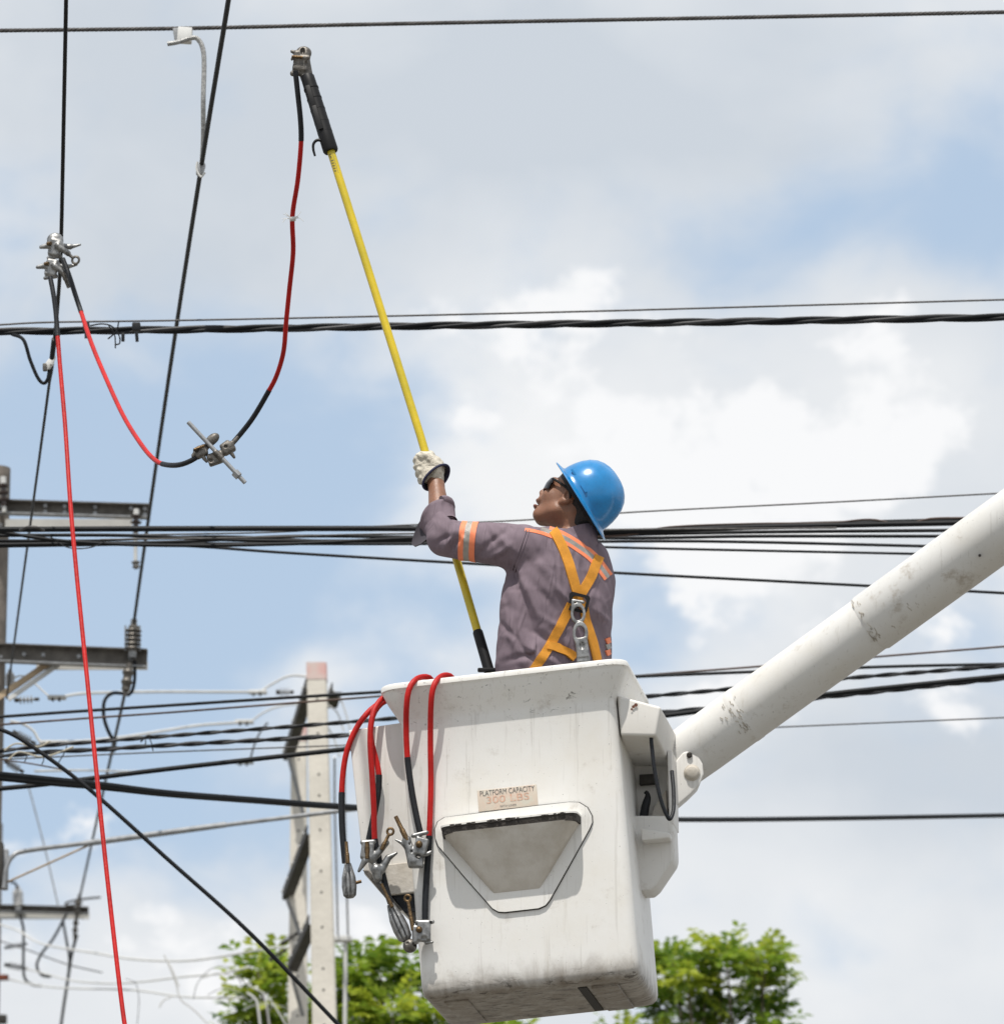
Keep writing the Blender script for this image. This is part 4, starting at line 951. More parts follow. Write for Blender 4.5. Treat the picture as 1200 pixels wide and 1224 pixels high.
def surface_nets(fn, ax):
    """naive surface nets on a rectilinear grid -> verts, quads"""
    ax = [np.asarray(a, np.float32) for a in ax]
    X = np.meshgrid(*ax, indexing='ij', sparse=True)
    f = np.broadcast_to(fn(X), tuple(len(a) for a in ax)).astype(np.float32)
    ins = f < 0; nx, ny, nz = f.shape
    acc = np.zeros((nx - 1, ny - 1, nz - 1, 3), np.float32); cnt = np.zeros((nx - 1, ny - 1, nz - 1), np.float32)
    c = [(i, j, k) for i in (0, 1) for j in (0, 1) for k in (0, 1)]
    def sl(o): return tuple(slice(o[i], f.shape[i] - 1 + o[i]) for i in range(3))
    m = ins[sl(c[0])].copy(); al = ins[sl(c[0])].copy()
    for o in c[1:]: m |= ins[sl(o)]; al &= ins[sl(o)]
    act = m & ~al; I = np.argwhere(act)
    pos = np.zeros((len(I), 3), np.float32); n = np.zeros(len(I), np.float32)
    for i0 in range(8):
        for a in range(3):
            if c[i0][a]: continue
            o0 = np.array(c[i0]); o1 = o0.copy(); o1[a] = 1
            A = I + o0; Bq = I + o1
            fa = f[A[:, 0], A[:, 1], A[:, 2]]; fb = f[Bq[:, 0], Bq[:, 1], Bq[:, 2]]
            s = (fa < 0) != (fb < 0)
            t = np.where(s, fa / (fa - fb + 1e-12), 0)
            pa = np.stack([ax[d][A[:, d]] for d in range(3)], 1); pb = np.stack([ax[d][Bq[:, d]] for d in range(3)], 1)
            pos += np.where(s[:, None], pa + (pb - pa) * t[:, None], 0); n += s
    V = pos / n[:, None]
    idx = -np.ones(act.shape, np.int64); idx[act] = np.arange(len(I))
    Q = []
    for a in range(3):
        b_, c_ = (a + 1) % 3, (a + 2) % 3
        s0 = [slice(None)] * 3; s1 = [slice(None)] * 3; s0[a] = slice(0, -1); s1[a] = slice(1, None)
        ch = ins[tuple(s0)] != ins[tuple(s1)]
        E = np.argwhere(ch); E = E[(E[:, b_] > 0) & (E[:, c_] > 0) & (E[:, b_] < f.shape[b_] - 1) & (E[:, c_] < f.shape[c_] - 1)]
        def cell(db, dc):
            q = E.copy(); q[:, b_] += db; q[:, c_] += dc; return idx[q[:, 0], q[:, 1], q[:, 2]]
        q = np.stack([cell(-1, -1), cell(0, -1), cell(0, 0), cell(-1, 0)], 1)
        fl = ins[E[:, 0], E[:, 1], E[:, 2]]; q[~fl] = q[~fl][:, ::-1]; Q.append(q)
    Q = np.concatenate(Q); Q = Q[(Q >= 0).all(1)]
    return V, Q
def raw_mesh(name, V, Q, m, parent, flip=False, kind=None):
    org = ROOT[parent.name]; me = bpy.data.meshes.new(name)
    me.from_pydata((V - org).tolist(), [], Q.tolist()); me.update()
    bm = bmesh.new(); bm.from_mesh(me); bmesh.ops.recalc_face_normals(bm, faces=bm.faces); bm.to_mesh(me); bm.free()
    me.shade_smooth(); me.materials.append(m)
    o = bpy.data.objects.new(name, me); COL.objects.link(o); o.parent = parent; ROOT[o.name] = org
    return o

# ================================================================== WORKER
YW = 19.72
_an = P(660, 700, YW); KX, KZ, KD = .00287, .00296, .0029
def TW(v):
    v = np.asarray(v, float); return np.stack([_an[0] + (v[..., 0] - 660) * KX, YW + v[..., 2] * KD, _an[2] + (700 - v[..., 1]) * KZ], -1)
SLOPE = .255                                     # the camera looks up: a point farther off at the same height shows lower
def c3(x, y, d=0.0): return np.array([x, y - SLOPE * d, d], float)
def T(x, y, d=0): return TW(np.array([x, y, d], float))
floor_pt = B(.12, .33, .05); PYF = 700 - (floor_pt[2] - _an[2]) / KZ

M_skin = mat('brown_skin', (0.255, 0.118, 0.068), .48, var=.25, vscale=22, bump=.12, bscale=150)
M_skin.node_tree.nodes['Principled BSDF'].inputs['Subsurface Weight'].default_value = .08
M_skin.node_tree.nodes['Principled BSDF'].inputs['Subsurface Radius'].default_value = (.02, .008, .004)
M_hair = mat('black_hair', (0.012, 0.010, 0.009), .55, bump=.6, bscale=220)
M_shirt = mat('grey_purple_workshirt', (0.20, 0.155, 0.182), .85, var=.18, vscale=9, spec=.2)
def cloth_bump(m, st, dist):
    nt = m.node_tree; N = nt.nodes; L = nt.links; b = N['Principled BSDF']; tc = N.new('ShaderNodeTexCoord'); prev = None
    for (sc, scale, rot, s_, d_, dis) in ((7.5, (1.6, 1, .55), (.2, .5, .3), st, dist, 1.6), (16, (1.8, 1, .6), (.1, -.6, .2), st * .7, dist * .5, 1.2), (420, (1, 1, 1), (0, 0, 0), .2, .002, 0)):
        mp = N.new('ShaderNodeMapping'); mp.inputs['Scale'].default_value = scale; mp.inputs['Rotation'].default_value = rot; L.new(tc.outputs['Object'], mp.inputs['Vector'])
        n = N.new('ShaderNodeTexNoise'); n.inputs['Scale'].default_value = sc; n.inputs['Detail'].default_value = 3; n.inputs['Distortion'].default_value = dis
        try: n.noise_type = 'RIDGED_MULTIFRACTAL' if sc < 20 else 'FBM'
        except Exception: pass
        L.new(mp.outputs[0], n.inputs['Vector'])
        bp = N.new('ShaderNodeBump'); bp.inputs['Strength'].default_value = s_; bp.inputs['Distance'].default_value = d_; L.new(n.outputs[0], bp.inputs['Height'])
        if prev: L.new(prev, bp.inputs['Normal'])
        prev = bp.outputs[0]
    L.new(prev, b.inputs['Normal'])
cloth_bump(M_shirt, .85, .018)
M_trouser_and_cuff_shade = mat('trousers_and_cuff_shade', (0.07, 0.062, 0.075), .9, var=.2)  # trouser cloth; also colours the cuff flap as painted shade
M_boot = mat('dark_boots', (0.03, 0.025, 0.022), .6)
M_orange = mat('orange_webbing', (0.70, 0.29, 0.018), .75, var=.2, vscale=30, bump=.4, bscale=500)
M_tapeo = mat('fluorescent_orange_tape', (0.85, 0.24, 0.11), .7, var=.12, vscale=40)
M_tapes = mat('silver_tape', (0.36, 0.34, 0.31), .45, metal=.3, var=.25, vscale=60, bump=.3, bscale=400)
M_glove = mat('cream_leather_glove', (0.60, 0.56, 0.47), .8, var=.25, vscale=40, bump=.55, bscale=90, col2=(.42, .38, .31))
M_blue = mat('navy_trim', (0.02, 0.022, 0.06), .7)
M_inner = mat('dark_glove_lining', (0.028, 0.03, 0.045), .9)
M_hat = mat('blue_hard_hat', (0.008, 0.205, 0.50), .24, var=.22, vscale=18, coat=.25, bump=.02, bscale=60)
M_lens = mat('dark_lens', (0.006, 0.006, 0.008), .08)
M_blackpl = mat('black_plastic', (0.009, 0.009, 0.010), .5, spec=.22)

worker = thing('person', 'worker in blue hard hat and grey work shirt raising a yellow pole', 'person', floor_pt)

aF = math.radians(38)
FX, FD = -math.sin(aF), math.cos(aF)            # facing, in (x, depth)
SX, SD = math.cos(aF), math.sin(aF)             # to the right shoulder
def torso(p, grow=0.0):
    py = np.clip(p[1], 640, 845)
    tb = [640, 655, 670, 690, 720, 755, 800, 845]
    cx = np.interp(py, tb, [678, 674, 671, 668.5, 666, 662, 660, 661]); hw = np.interp(py, tb, [34, 50, 62, 69, 72.5, 72, 73, 66]) + grow
    hd = np.interp(py, tb, [18, 27, 35, 42, 46, 47, 50, 46]) + grow; cd = np.interp(py, tb, [2, 0, -2, -3, -3, 0, 2, 4])
    q = ((p[0] - cx) * SX + (p[2] - cd) * SD) / hw; r = ((p[0] - cx) * FX + (p[2] - cd) * FD) / hd
    v = (np.abs(q) ** 2.4 + np.abs(r) ** 2.4) ** (1 / 2.4)
    d = (v - 1) * np.minimum(hw, hd) * .95
    return np.maximum(np.maximum(d, 640 - p[1]), p[1] - 845)
LS, LE, LW = c3(627, 655, -36), c3(531, 645, -22), c3(521, 579, 26)        # left shoulder, elbow, wrist
RS, RE, RW = c3(711, 698, 40), c3(711, 792, 62), c3(634, 782, 96)          # right
HO = c3(683, 601, 5); HF = nrm([-.80, -.59, .26]); HU = np.array([.54, -.84, 0.]); HU = nrm(HU - HF * (HU @ HF)); HS = -np.cross(HF, HU); HS = HS if HS[2] < 0 else -HS
HA = [HF, HU, HS]
def hl(f, u, s=0): return HO + HF * f + HU * u + HS * s
def head_sdf(p):
    e = lambda f, u, s, r: ell(p, hl(f, u, s), r, HA)
    d = e(-5, 20, 0, (35, 32, 27))
    d = su(d, e(11, -8, 0, (22, 29, 21.5)), 10)
    for s in (-1, 1):
        d = su(d, cap(p, hl(2, -20, 17 * s), hl(20, -34, 7 * s), 6.5), 8)
        d = su(d, e(23, -9, 11 * s, (8, 7, 7)), 7)
    d = su(d, cap(p, hl(22.5, -33, -4), hl(22.5, -33, 4), 7.6), 6)
    d = su(d, cap(p, hl(30, 9, -13), hl(30, 9, 13), 3.6), 6)
    for s in (-1, 1): d = ss(d, e(33, 2, 10.5 * s, (5, 5, 7)), 4)
    for s in (-1, 1): d = su(d, e(26.5, 2, 10.5 * s, (4.5, 4.5, 5)), 2)
    d = su(d, cap(p, hl(31, 5), hl(37.3, -8.5), 2.8, 4.2), 3)
    for s in (-1, 1): d = su(d, e(34.5, -11, 4 * s, (3.6, 3, 3)), 2)
    for s in (-1, 1): d = ss(d, e(36.2, -13.6, 2.6 * s, (2.2, 1.5, 1.5)), 1)
    d = su(d, e(31.5, -18, 0, (5, 6, 11)), 5)
    d = su(d, e(34.6, -20.3, 0, (3.4, 2.3, 8.5)), 1.6); d = su(d, e(33.2, -27.2, 0, (3.6, 2.6, 8)), 1.8)
    d = ss(d, e(36.5, -23.7, 0, (5.5, 1.2, 8.5)), 1.0)
    for s in (-1, 1):
        ear = e(-2, 0, 24.5 * s, (6.8, 10.6, 3.4)); ear = su(ear, e(1.5, -9.5, 23 * s, (3.2, 4, 2.6)), 3)
        ear = ss(ear, e(-.5, .5, 27.5 * s, (4.0, 6.6, 3.2)), 1.4); d = su(d, ear, 2)
    return d
def body_sdf(p):
    d = head_sdf(p)
    d = su(d, cap(p, hl(-9, -14), (691, 654, 7), 18.5, 17), 9)
    b = torso(p, -7)
    b = su(b, chain(p, [LS, (690, 650, 3), RS], [17, 18, 17]), 12)
    b = su(b, chain(p, [LS, LE], [17, 14]), 8); b = su(b, chain(p, [LE, c3(525, 612, 4), LW], [13.5, 13, 9.5]), 6)
    b = su(b, chain(p, [RS, RE, RW], [17, 14, 10]), 8)
    for (hx, hd_, fx, fd) in ((640, -12, 640, -15), (684, 26, 690, 30)):
        b = su(b, chain(p, [(hx, 842, hd_), (hx - 2, 990, hd_ - 6), (fx, PYF - 18, fd)], [26, 18, 11]), 12)
        b = su(b, chain(p, [(fx, PYF - 10, fd), (fx - 22, PYF - 9, fd + 26)], [11, 9]), 5)
    # hands inside the gloves
    for (w, h) in ((LW, c3(513, 561, 38)), (RW, c3(612, 772, 104))): b = su(b, cap(p, w, h, 9, 11), 4)
    return su(d, b, 6)
def axis(*segs):
    out = []
    for a, b, h in segs: out += list(np.arange(a, b, h))
    return np.array(out + [segs[-1][1]], np.float32)
V, Q = surface_nets(body_sdf, [axis((490, 630, 2.6), (630, 712, .95), (712, 745, 3)), axis((535, 645, .95), (645, 850, 3.4), (850, PYF + 12, 6)), axis((-70, -38, 3.4), (-38, 40, 1.1), (40, 125, 4))])
body = raw_mesh('body', TW(V), Q, M_skin, worker)
# lips a little darker through a face material slot
M_lip = mat('lips', (0.20, 0.075, 0.055), .45)
body.data.materials.append(M_lip)
cen = np.array([V[q].mean(0) for q in Q]); rel = cen - HO; lf, lu, lsd = rel @ HF, rel @ HU, rel @ HS
lipm = (lf > 31.5) & (np.abs(lsd) < 8.2) & (lu < -18.6) & (lu > -29.4)
for i in np.nonzero(lipm)[0]: body.data.polygons[int(i)].material_index = 1

# --- hair under the hat
def hair_sdf(p):
    d = ell(p, hl(-6, 19), (36.6, 33.2, 28.4), HA); d = su(d, cap(p, hl(-24, -4), hl(-20, -20), 16, 14), 6)
    lf_ = (p[0] - HO[0]) * HF[0] + (p[1] - HO[1]) * HF[1] + (p[2] - HO[2]) * HF[2]
    lu_ = (p[0] - HO[0]) * HU[0] + (p[1] - HO[1]) * HU[1] + (p[2] - HO[2]) * HU[2]
    d = np.maximum(d, lf_ - np.where(lu_ > 4, 5 + 1.1 * (lu_ - 4), -9 + .18 * (lu_ - 4) * 0)); return np.maximum(d, -(lu_ + 34 + .35 * lf_))
V, Q = surface_nets(hair_sdf, [np.arange(650, 745, 1.6), np.arange(545, 655, 1.6), np.arange(-40, 50, 1.8)])
raw_mesh('hair', TW(V), Q, M_hair, worker)

# --- shirt
def shirt_sdf(p):
    d = torso(p)
    d = su(d, chain(p, [LS, c3(672, 658, -8), c3(705, 668, 18), RS], [24, 22, 21, 22]), 14)
    d = su(d, chain(p, [LS, c3(590, 650, -33), c3(556, 647, -27), c3(533, 643, -21)], [26, 24.6, 22.6, 21.2]), 9)
    d = su(d, chain(p, [c3(532, 642, -21), c3(525, 627, -10)], [21, 19.5]), 6)
    d = su(d, chain(p, [RS, RE, c3(660, 786, 88)], [22, 20.5, 16]), 9)
    d = ss(d, cap(p, c3(515, 606, 4), c3(522, 622, -6), 17, 13), 4)         # mouth of the sleeve
    d = ss(d, cap(p, (688, 622, 4), (690, 641, 5), 22, 20), 4)          # neck opening
    return d
V, Q = surface_nets(shirt_sdf, [np.arange(494, 748, 1.5), np.arange(596, 848, 1.5), np.arange(-84, 116, 1.9)])
def fold(V, N):
    """cloth folds: soft ridges and valleys pushed along the normal"""
    disp = np.zeros(len(V)); rg = np.random.default_rng(21)
    F_ = [((612, 690), (640, 762), 6, -3.2), ((622, 686), (652, 748), 5, 2.2), ((603, 720), (622, 790), 5, 1.8), ((596, 742), (640, 792), 4, -2.2), ((640, 700), (668, 735), 5, -1.6), ((655, 690), (684, 722), 4, 1.4),
          ((610, 760), (670, 795), 4, 1.8), ((628, 750), (664, 772), 4, -1.6), ((700, 735), (724, 770), 4, -1.8), ((706, 722), (728, 745), 4, 1.6), ((712, 760), (726, 790), 3, -1.6), ((640, 668), (664, 690), 5, 1.0),
          ((606, 668), (616, 702), 5, -3.0), ((598, 640), (618, 660), 4, 1.6), ((576, 660), (606, 634), 4, -1.8), ((580, 668), (612, 650), 3.5, 1.6), ((538, 664), (552, 640), 3, -2.0), ((530, 656), (546, 628), 3, 1.6),
          ((522, 650), (542, 640), 3, -1.5), ((545, 622), (556, 648), 3, 1.3), ((576, 626), (590, 650), 4, -1.3), ((536, 612), (546, 632), 3, -2.0), ((600, 790), (650, 780), 4, -1.8), ((604, 700), (600, 760), 3, 1.2),
          ((660, 760), (690, 795), 4, -1.4), ((646, 735), (676, 752), 4, 1.3), ((684, 668), (704, 700), 5, -.8)]
    for a, b, w, amp in F_:
        a = np.array(a, float); b = np.array(b, float); d = b - a
        q = np.column_stack([V[:, 0], V[:, 1] + SLOPE * V[:, 2]]) - a; t = np.clip(q @ d / (d @ d), 0, 1); bow = 3.0 * np.sin(math.pi * t) * (1 if amp > 0 else -1)
        nn = np.array([-d[1], d[0]]) / np.linalg.norm(d)
        dist = np.abs((q - t[:, None] * d) @ nn - bow * .6) + np.maximum(0, np.linalg.norm(q - t[:, None] * d, axis=1) - np.abs((q - t[:, None] * d) @ nn))
        disp += amp * np.exp(-(dist / w) ** 2) * 1.7 * np.sin(math.pi * np.clip(t, .06, .94)) ** .6 * np.clip(-N[:, 2] * 1.6 + .3, 0, 1)
    x, y, z = V.T
    w1 = np.sin((x * .8 - y * .6) * .16 + 1.8 * np.sin(y * .045 + x * .02) + z * .05); disp += .9 * np.sign(w1) * np.abs(w1) ** 1.8 * (.5 + .5 * np.sin(y * .05 - x * .06 + 1.0)) + .25 * np.sin(x * .31 - y * .27 + z * .2)
    return disp
def vnormals(V, Q):
    n = np.cross(V[Q[:, 2]] - V[Q[:, 0]], V[Q[:, 3]] - V[Q[:, 1]]); N = np.zeros_like(V)
    for k in range(4): np.add.at(N, Q[:, k], n)
    return N / (np.linalg.norm(N, axis=1)[:, None] + 1e-9)
V = V.astype(float); N = vnormals(V, Q)
probe = np.argmin(V[:, 2])
if N[probe, 2] > 0: N = -N
V = V + N * fold(V, N)[:, None]
shirt = raw_mesh('shirt', TW(V), Q, M_shirt, worker)
SV, SQ = V, Q
sb = BVHTree.FromPolygons([tuple(x) for x in V], [tuple(map(int, q)) for q in Q])     # in figure space (px, py, depth)
def hit(x, y, z0=-150):
    r = sb.ray_cast(Vector(c3(x, y, z0)), Vector((0, -SLOPE, 1)).normalized())
    if r[0] is None: return None, None
    n = np.array(r[1]); n = n if n[2] < 0 else -n
    return np.array(r[0]), n
def ribbon(name, pts, off0, off1, m, parent, lift=.8, thick=.9, n=14):
    """webbing laid on the shirt: centre line in photo pixels, offsets across it"""
    C = smooth([(x, y, 0) for x, y in pts], n)[:, :2]; t = np.gradient(C, axis=0); t /= np.linalg.norm(t, axis=1)[:, None]; nn = np.column_stack([-t[:, 1], t[:, 0]])
    cols = [off0, off0 * .66 + off1 * .34, off0 * .34 + off1 * .66, off1]; rows = []; last = [None] * 4
    for c, q in zip(C, nn):
        row = []
        for j, o in enumerate(cols):
            h, nr = hit(*(c + q * o))
            if h is None:
                h, nr = last[j] if last[j] is not None else (None, None)
                if h is None: break
                h = c3(c[0] + q[0] * o, c[1] + q[1] * o, h[2])
            last[j] = (h, nr); row.append((h, nr))
        if len(row) == 4: rows.append(row)
    Z = np.array([[h for h, _ in r] for r in rows]); NN = np.array([[k for _, k in r] for r in rows])
    for _ in range(3):                                    # webbing is stiff: smooth along its length
        Z[1:-1] = (Z[:-2] + 2 * Z[1:-1] + Z[2:]) / 4; NN[1:-1] = (NN[:-2] + 2 * NN[1:-1] + NN[2:]) / 4
    top = Z + NN * (lift + thick); bot = Z + NN * (lift - 1.2)
    R = len(Z); Vv = []; Fc = []
    for i in range(R): Vv += list(top[i]) + list(bot[i][::-1])
    for i in range(R - 1):
        for k in range(8): Fc.append((i * 8 + k, i * 8 + (k + 1) % 8, (i + 1) * 8 + (k + 1) % 8, (i + 1) * 8 + k))
    Fc += [tuple(range(8)), tuple(range((R - 1) * 8, R * 8))]
    return MB().add(TW(np.array(Vv)), Fc).build(name, m, parent, shade=40)
# reflective tape across the shoulders, on the right arm
sh_t = [(628, 629), (640, 631), (654, 635), (674, 643), (692, 654), (709, 667), (727, 690)]
for o0, o1, m in ((-6.4, -2.4, M_tapeo), (-2.4, 2.6, M_tapes), (2.6, 6.4, M_tapeo)): ribbon('reflective_tape', sh_t, o0, o1, m, shirt, lift=.1, thick=.5)
for y0, m in ((766, M_tapeo), (773, M_tapes), (780, M_tapeo)): ribbon('reflective_tape', [(723.5, y0 + 1), (726, y0), (728.5, y0 - 1)], -3.4, 3.4, m, shirt, lift=1.0, thick=.8, n=4)
def arm_tape(x0, x1, m):
    """band of tape sewn round the upper arm: the sleeve surface between two planes"""
    bm = bmesh.new(); vs = [bm.verts.new(v) for v in SV]
    sel = (SV[:, 0] > x0 - 8) & (SV[:, 0] < x1 + 8) & (SV[:, 1] < 705)
    for q in SQ:
        if sel[q].all(): bm.faces.new([vs[int(i)] for i in q])
    bmesh.ops.delete(bm, geom=[v for v in bm.verts if not v.link_faces], context='VERTS')
    nrm_ = Vector((1, .12, -.10))
    for x, s in ((x0, -1), (x1, 1)):
        bmesh.ops.bisect_plane(bm, geom=list(bm.verts) + list(bm.edges) + list(bm.faces), plane_co=Vector(c3(x, 648, -28)), plane_no=nrm_ * s, clear_outer=True)
    bm.normal_update(); c = Vector((0, 648, -27))
    for v in bm.verts:
        r = Vector((0, v.co.y - 655, v.co.z + 27)); v.co += r.normalized() * .75
    bm.verts.index_update(); Vv = np.array([v.co[:] for v in bm.verts]); Fc = [tuple(v.index for v in f.verts) for f in bm.faces]; bm.free()
    MB().add(TW(Vv), Fc).build('reflective_tape', m, shirt, shade=60)
for x0, x1, m in ((550.5, 557, M_tapeo), (557, 564, M_tapes), (564, 571, M_tapeo)): arm_tape(x0, x1, m)

def loft(rings, caps=(False, False)):
    n = len(rings[0]); Vv = [q for r in rings for q in r]
    Fc = [(i * n + k, i * n + (k + 1) % n, (i + 1) * n + (k + 1) % n, (i + 1) * n + k) for i in range(len(rings) - 1) for k in range(n)]
    if caps[0]: Fc.append(tuple(range(n)))
    if caps[1]: Fc.append(tuple(range((len(rings) - 1) * n, len(rings) * n)))
    return np.array(Vv), Fc
def oval(c, n, up, ru, rv, k=28, wob=0.0, ph=0.0):
    n = nrm(n); up = nrm(np.asarray(up, float) - n * (np.asarray(up, float) @ n)); w = np.cross(n, up); out = []
    for i in range(k):
        q = 2 * math.pi * i / k; s = 1 + wob * math.sin(3 * q + ph); out.append(np.asarray(c, float) + s * (up * ru * math.cos(q) + w * rv * math.sin(q)))
    return out
ribbon('seam', [(629, 634), (624, 648), (618, 664), (612, 682)], -.7, .7, M_shirt, shirt, lift=.5, thick=.6, n=10)
ribbon('seam', [(632.5, 634), (627.5, 649), (621.5, 665), (615.5, 684)], -.5, .5, M_shirt, shirt, lift=.4, thick=.5, n=10)
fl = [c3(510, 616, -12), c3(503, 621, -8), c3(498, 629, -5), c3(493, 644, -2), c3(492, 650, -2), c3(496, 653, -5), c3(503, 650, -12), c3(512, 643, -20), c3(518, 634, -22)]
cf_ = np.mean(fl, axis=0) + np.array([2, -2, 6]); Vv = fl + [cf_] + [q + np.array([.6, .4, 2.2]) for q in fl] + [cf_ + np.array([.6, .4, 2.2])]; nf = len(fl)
MB().add(TW(np.array(Vv)), [(i, (i + 1) % nf, nf) for i in range(nf)] + [(nf + 1 + i, nf + 1 + (i + 1) % nf, 2 * nf + 1) for i in range(nf)] + [(i, (i + 1) % nf, nf + 1 + (i + 1) % nf, nf + 1 + i) for i in range(nf)]).build('shaded_cuff_flap', M_trouser_and_cuff_shade, shirt, shade=50)  # shade inside the open cuff painted in: flap darker than the shirt cloth
# rolled, flaring sleeve cuff round the forearm
cn = nrm([-.50, -.62, .45]); cmaj = nrm([.72, -.70, 0])
C0_, C1_ = c3(531, 634, -14), c3(523, 618, -5)
rings = [oval(C0_, cn, cmaj, 20.5, 20), oval(C0_ + cn * 8, cn, cmaj, 21.5, 20.5, wob=.03), oval(C1_, cn, cmaj, 24, 21, wob=.06), oval(C1_ + cn * 3, cn, cmaj, 26, 22, wob=.08),
         oval(C1_ + cn * 4.5, cn, cmaj, 25, 21, wob=.08), oval(C1_ + cn * 1, cn, cmaj, 22.5, 19, wob=.06), oval(C0_ + cn * 6, cn, cmaj, 20, 18), oval(C0_, cn, cmaj, 18, 16)]
Vv, Fc = loft(rings); MB().add(TW(Vv), Fc).build('sleeve_cuff', M_shirt, shirt, shade=60)
rings = []
for q in np.linspace(-.75, .75, 12):                         # the rolled fold at the back of the cuff
    rings.append(oval(C1_ + cn * 4 + cmaj * 22 * math.cos(q) + np.cross(cn, cmaj) * 19 * math.sin(q), -cmaj * math.sin(q) + np.cross(cn, cmaj) * math.cos(q), cn, 7.5 - 3 * abs(q), 6.2 - 2.5 * abs(q), 12))
Vv, Fc = loft(rings, (True, True)); MB().add(TW(Vv), Fc).build('sleeve_roll', M_shirt, shirt, shade=60)
# collar
kn = nrm([-.12, -1, .05]); kx = np.array([1.0, 0, 0])
cn2 = nrm([-.30, -1, .03])
rings = [oval((689, 662, 5), kn, kx, 25, 27), oval((689, 652, 5), nrm([-.12, -1, .03]), kx, 26.5, 27), oval((688.5, 642, 5), cn2, kx, 26.5, 26), oval((688, 636, 5), cn2, kx, 26, 25.5), oval((687.6, 634, 5), cn2, kx, 25, 24.5),
         oval((688, 636, 5), cn2, kx, 24, 23), oval((691, 655, 5), kn, kx, 23, 22)]
Vv, Fc = loft(rings); MB().add(TW(Vv), Fc).build('collar', M_shirt, shirt, shade=60)

# --- trousers and boots
def leg_sdf(p):
    d = None
    for (hx, hd_, fx, fd) in ((640, -12, 640, -15), (684, 26, 690, 30)):
        e = chain(p, [(hx, 835, hd_), (hx - 2, 990, hd_ - 6), (fx, PYF - 30, fd)], [33, 25, 20]); d = e if d is None else su(d, e, 10)
    return d
V, Q = surface_nets(leg_sdf, [np.arange(590, 740, 4.), np.arange(795, PYF + 4, 6.), np.arange(-70, 90, 4.)]); raw_mesh('trousers', TW(V), Q, M_trouser_and_cuff_shade, worker)
for (fx, fd) in ((640, -15), (690, 30)):
    V, Q = surface_nets(lambda p: np.maximum(su(chain(p, [(fx, PYF - 34, fd), (fx, PYF - 14, fd)], [17, 17]), chain(p, [(fx + 4, PYF - 12, fd - 6), (fx - 26, PYF - 10, fd + 32)], [16, 14]), 8), p[1] - PYF), [np.arange(fx - 60, fx + 40, 3.), np.arange(PYF - 60, PYF + 6, 3.), np.arange(fd - 40, fd + 70, 3.)])
    raw_mesh('boot', TW(V), Q, M_boot, worker)

# --- gloves
STK = lambda py: c3(514 + (py - 560) * .2915, py, 42 - (py - 560) * .196)    # axis of the yellow pole
def glove_sdf(p):
    ax_ = nrm(STK(540) - STK(580)); c = STK(559)
    d = ell(p, c3(516, 561, 31), (15, 18, 11.5), [nrm([1, .3, 0]), nrm([-.3, 1, 0]), np.array([0, 0, 1.])])
    for i, t in enumerate((-14, -5, 4, 12.5)):
        o = c - ax_ * t * -1.0; ln = (.94, 1.0, .97, .86)[i]
        pts = [o + np.array([3, 0, -15]), o + np.array([-12 * ln, 1, -10]), o + np.array([-14.5 * ln, 1, 2]), o + np.array([-8, 0, 12]), o + np.array([4, 0, 13])]
        d = su(d, chain(p, pts, [6.4, 6.0, 5.7, 5.4, 5.0]), 2.0)
    d = su(d, chain(p, [c3(523, 572, 26), c3(521, 556, 22), c3(512, 545, 24), c3(503, 543.5, 30)], [7.5, 6.6, 5.8, 5.2]), 3)
    return ss(d, cap(p, STK(500), STK(620), 5.0), .5)
V, Q = surface_nets(glove_sdf, [np.arange(486, 545, 1.1), np.arange(518, 590, 1.1), np.arange(0, 72, 1.3)])
V = V.astype(float); N = vnormals(V, Q); N = -N if N[np.argmin(V[:, 2]), 2] > 0 else N
V = V + N * (.38 * np.sin(V[:, 0] * .55 + 1.5 * np.sin(V[:, 1] * .3)) * np.sin(V[:, 1] * .45 + V[:, 2] * .3) + .15 * np.sin(V[:, 0] * .9 - V[:, 1] * .8))[:, None]
glove = raw_mesh('glove', TW(V), Q, M_glove, worker)
gn = nrm([.52, .66, -.54]); gm = nrm([.72, -.69, 0])
g0, g1 = c3(515, 563, 32), c3(520.5, 569.5, 27)
rings = [oval(g0, gn, gm, 14.5, 13), oval((g0 + g1) / 2, gn, gm, 17.0, 14, wob=.02), oval(g1, gn, gm, 19.3, 15, wob=.03), oval(g1 + gn * 1.2, gn, gm, 19.0, 14.6, wob=.03)]
Vv, Fc = loft(rings); MB().add(TW(Vv), Fc).build('glove_cuff', M_glove, glove, shade=60)
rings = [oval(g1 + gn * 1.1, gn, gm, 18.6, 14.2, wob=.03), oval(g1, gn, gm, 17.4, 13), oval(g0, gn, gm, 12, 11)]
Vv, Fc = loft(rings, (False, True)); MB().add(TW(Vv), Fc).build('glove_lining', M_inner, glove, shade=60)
tr = np.array(oval(g1 + gn * 1.2, gn, gm, 19.2, 14.8, 36, wob=.03)); tr = np.vstack([tr, tr[:1]])
MB().tube(TW(tr), 1.5 * KX, 8, caps=False).build('cuff_trim', M_blue, glove)
def glove2(p):
    d = ell(p, (614, 774, 102), (15, 16, 12)); 
    for i in range(4): d = su(d, chain(p, [(606, 762 + i * 7, 104), (594 + 6, 764 + i * 7, 112), (606, 764 + i * 7, 120)], [5.5, 5.2, 4.8]), 2)
    return su(d, cap(p, (620, 764, 98), (608, 757, 106), 6, 5), 3)
V, Q = surface_nets(glove2, [np.arange(588, 636, 2.), np.arange(748, 796, 2.), np.arange(84, 130, 2.)]); raw_mesh('glove', TW(V), Q, M_glove, worker)

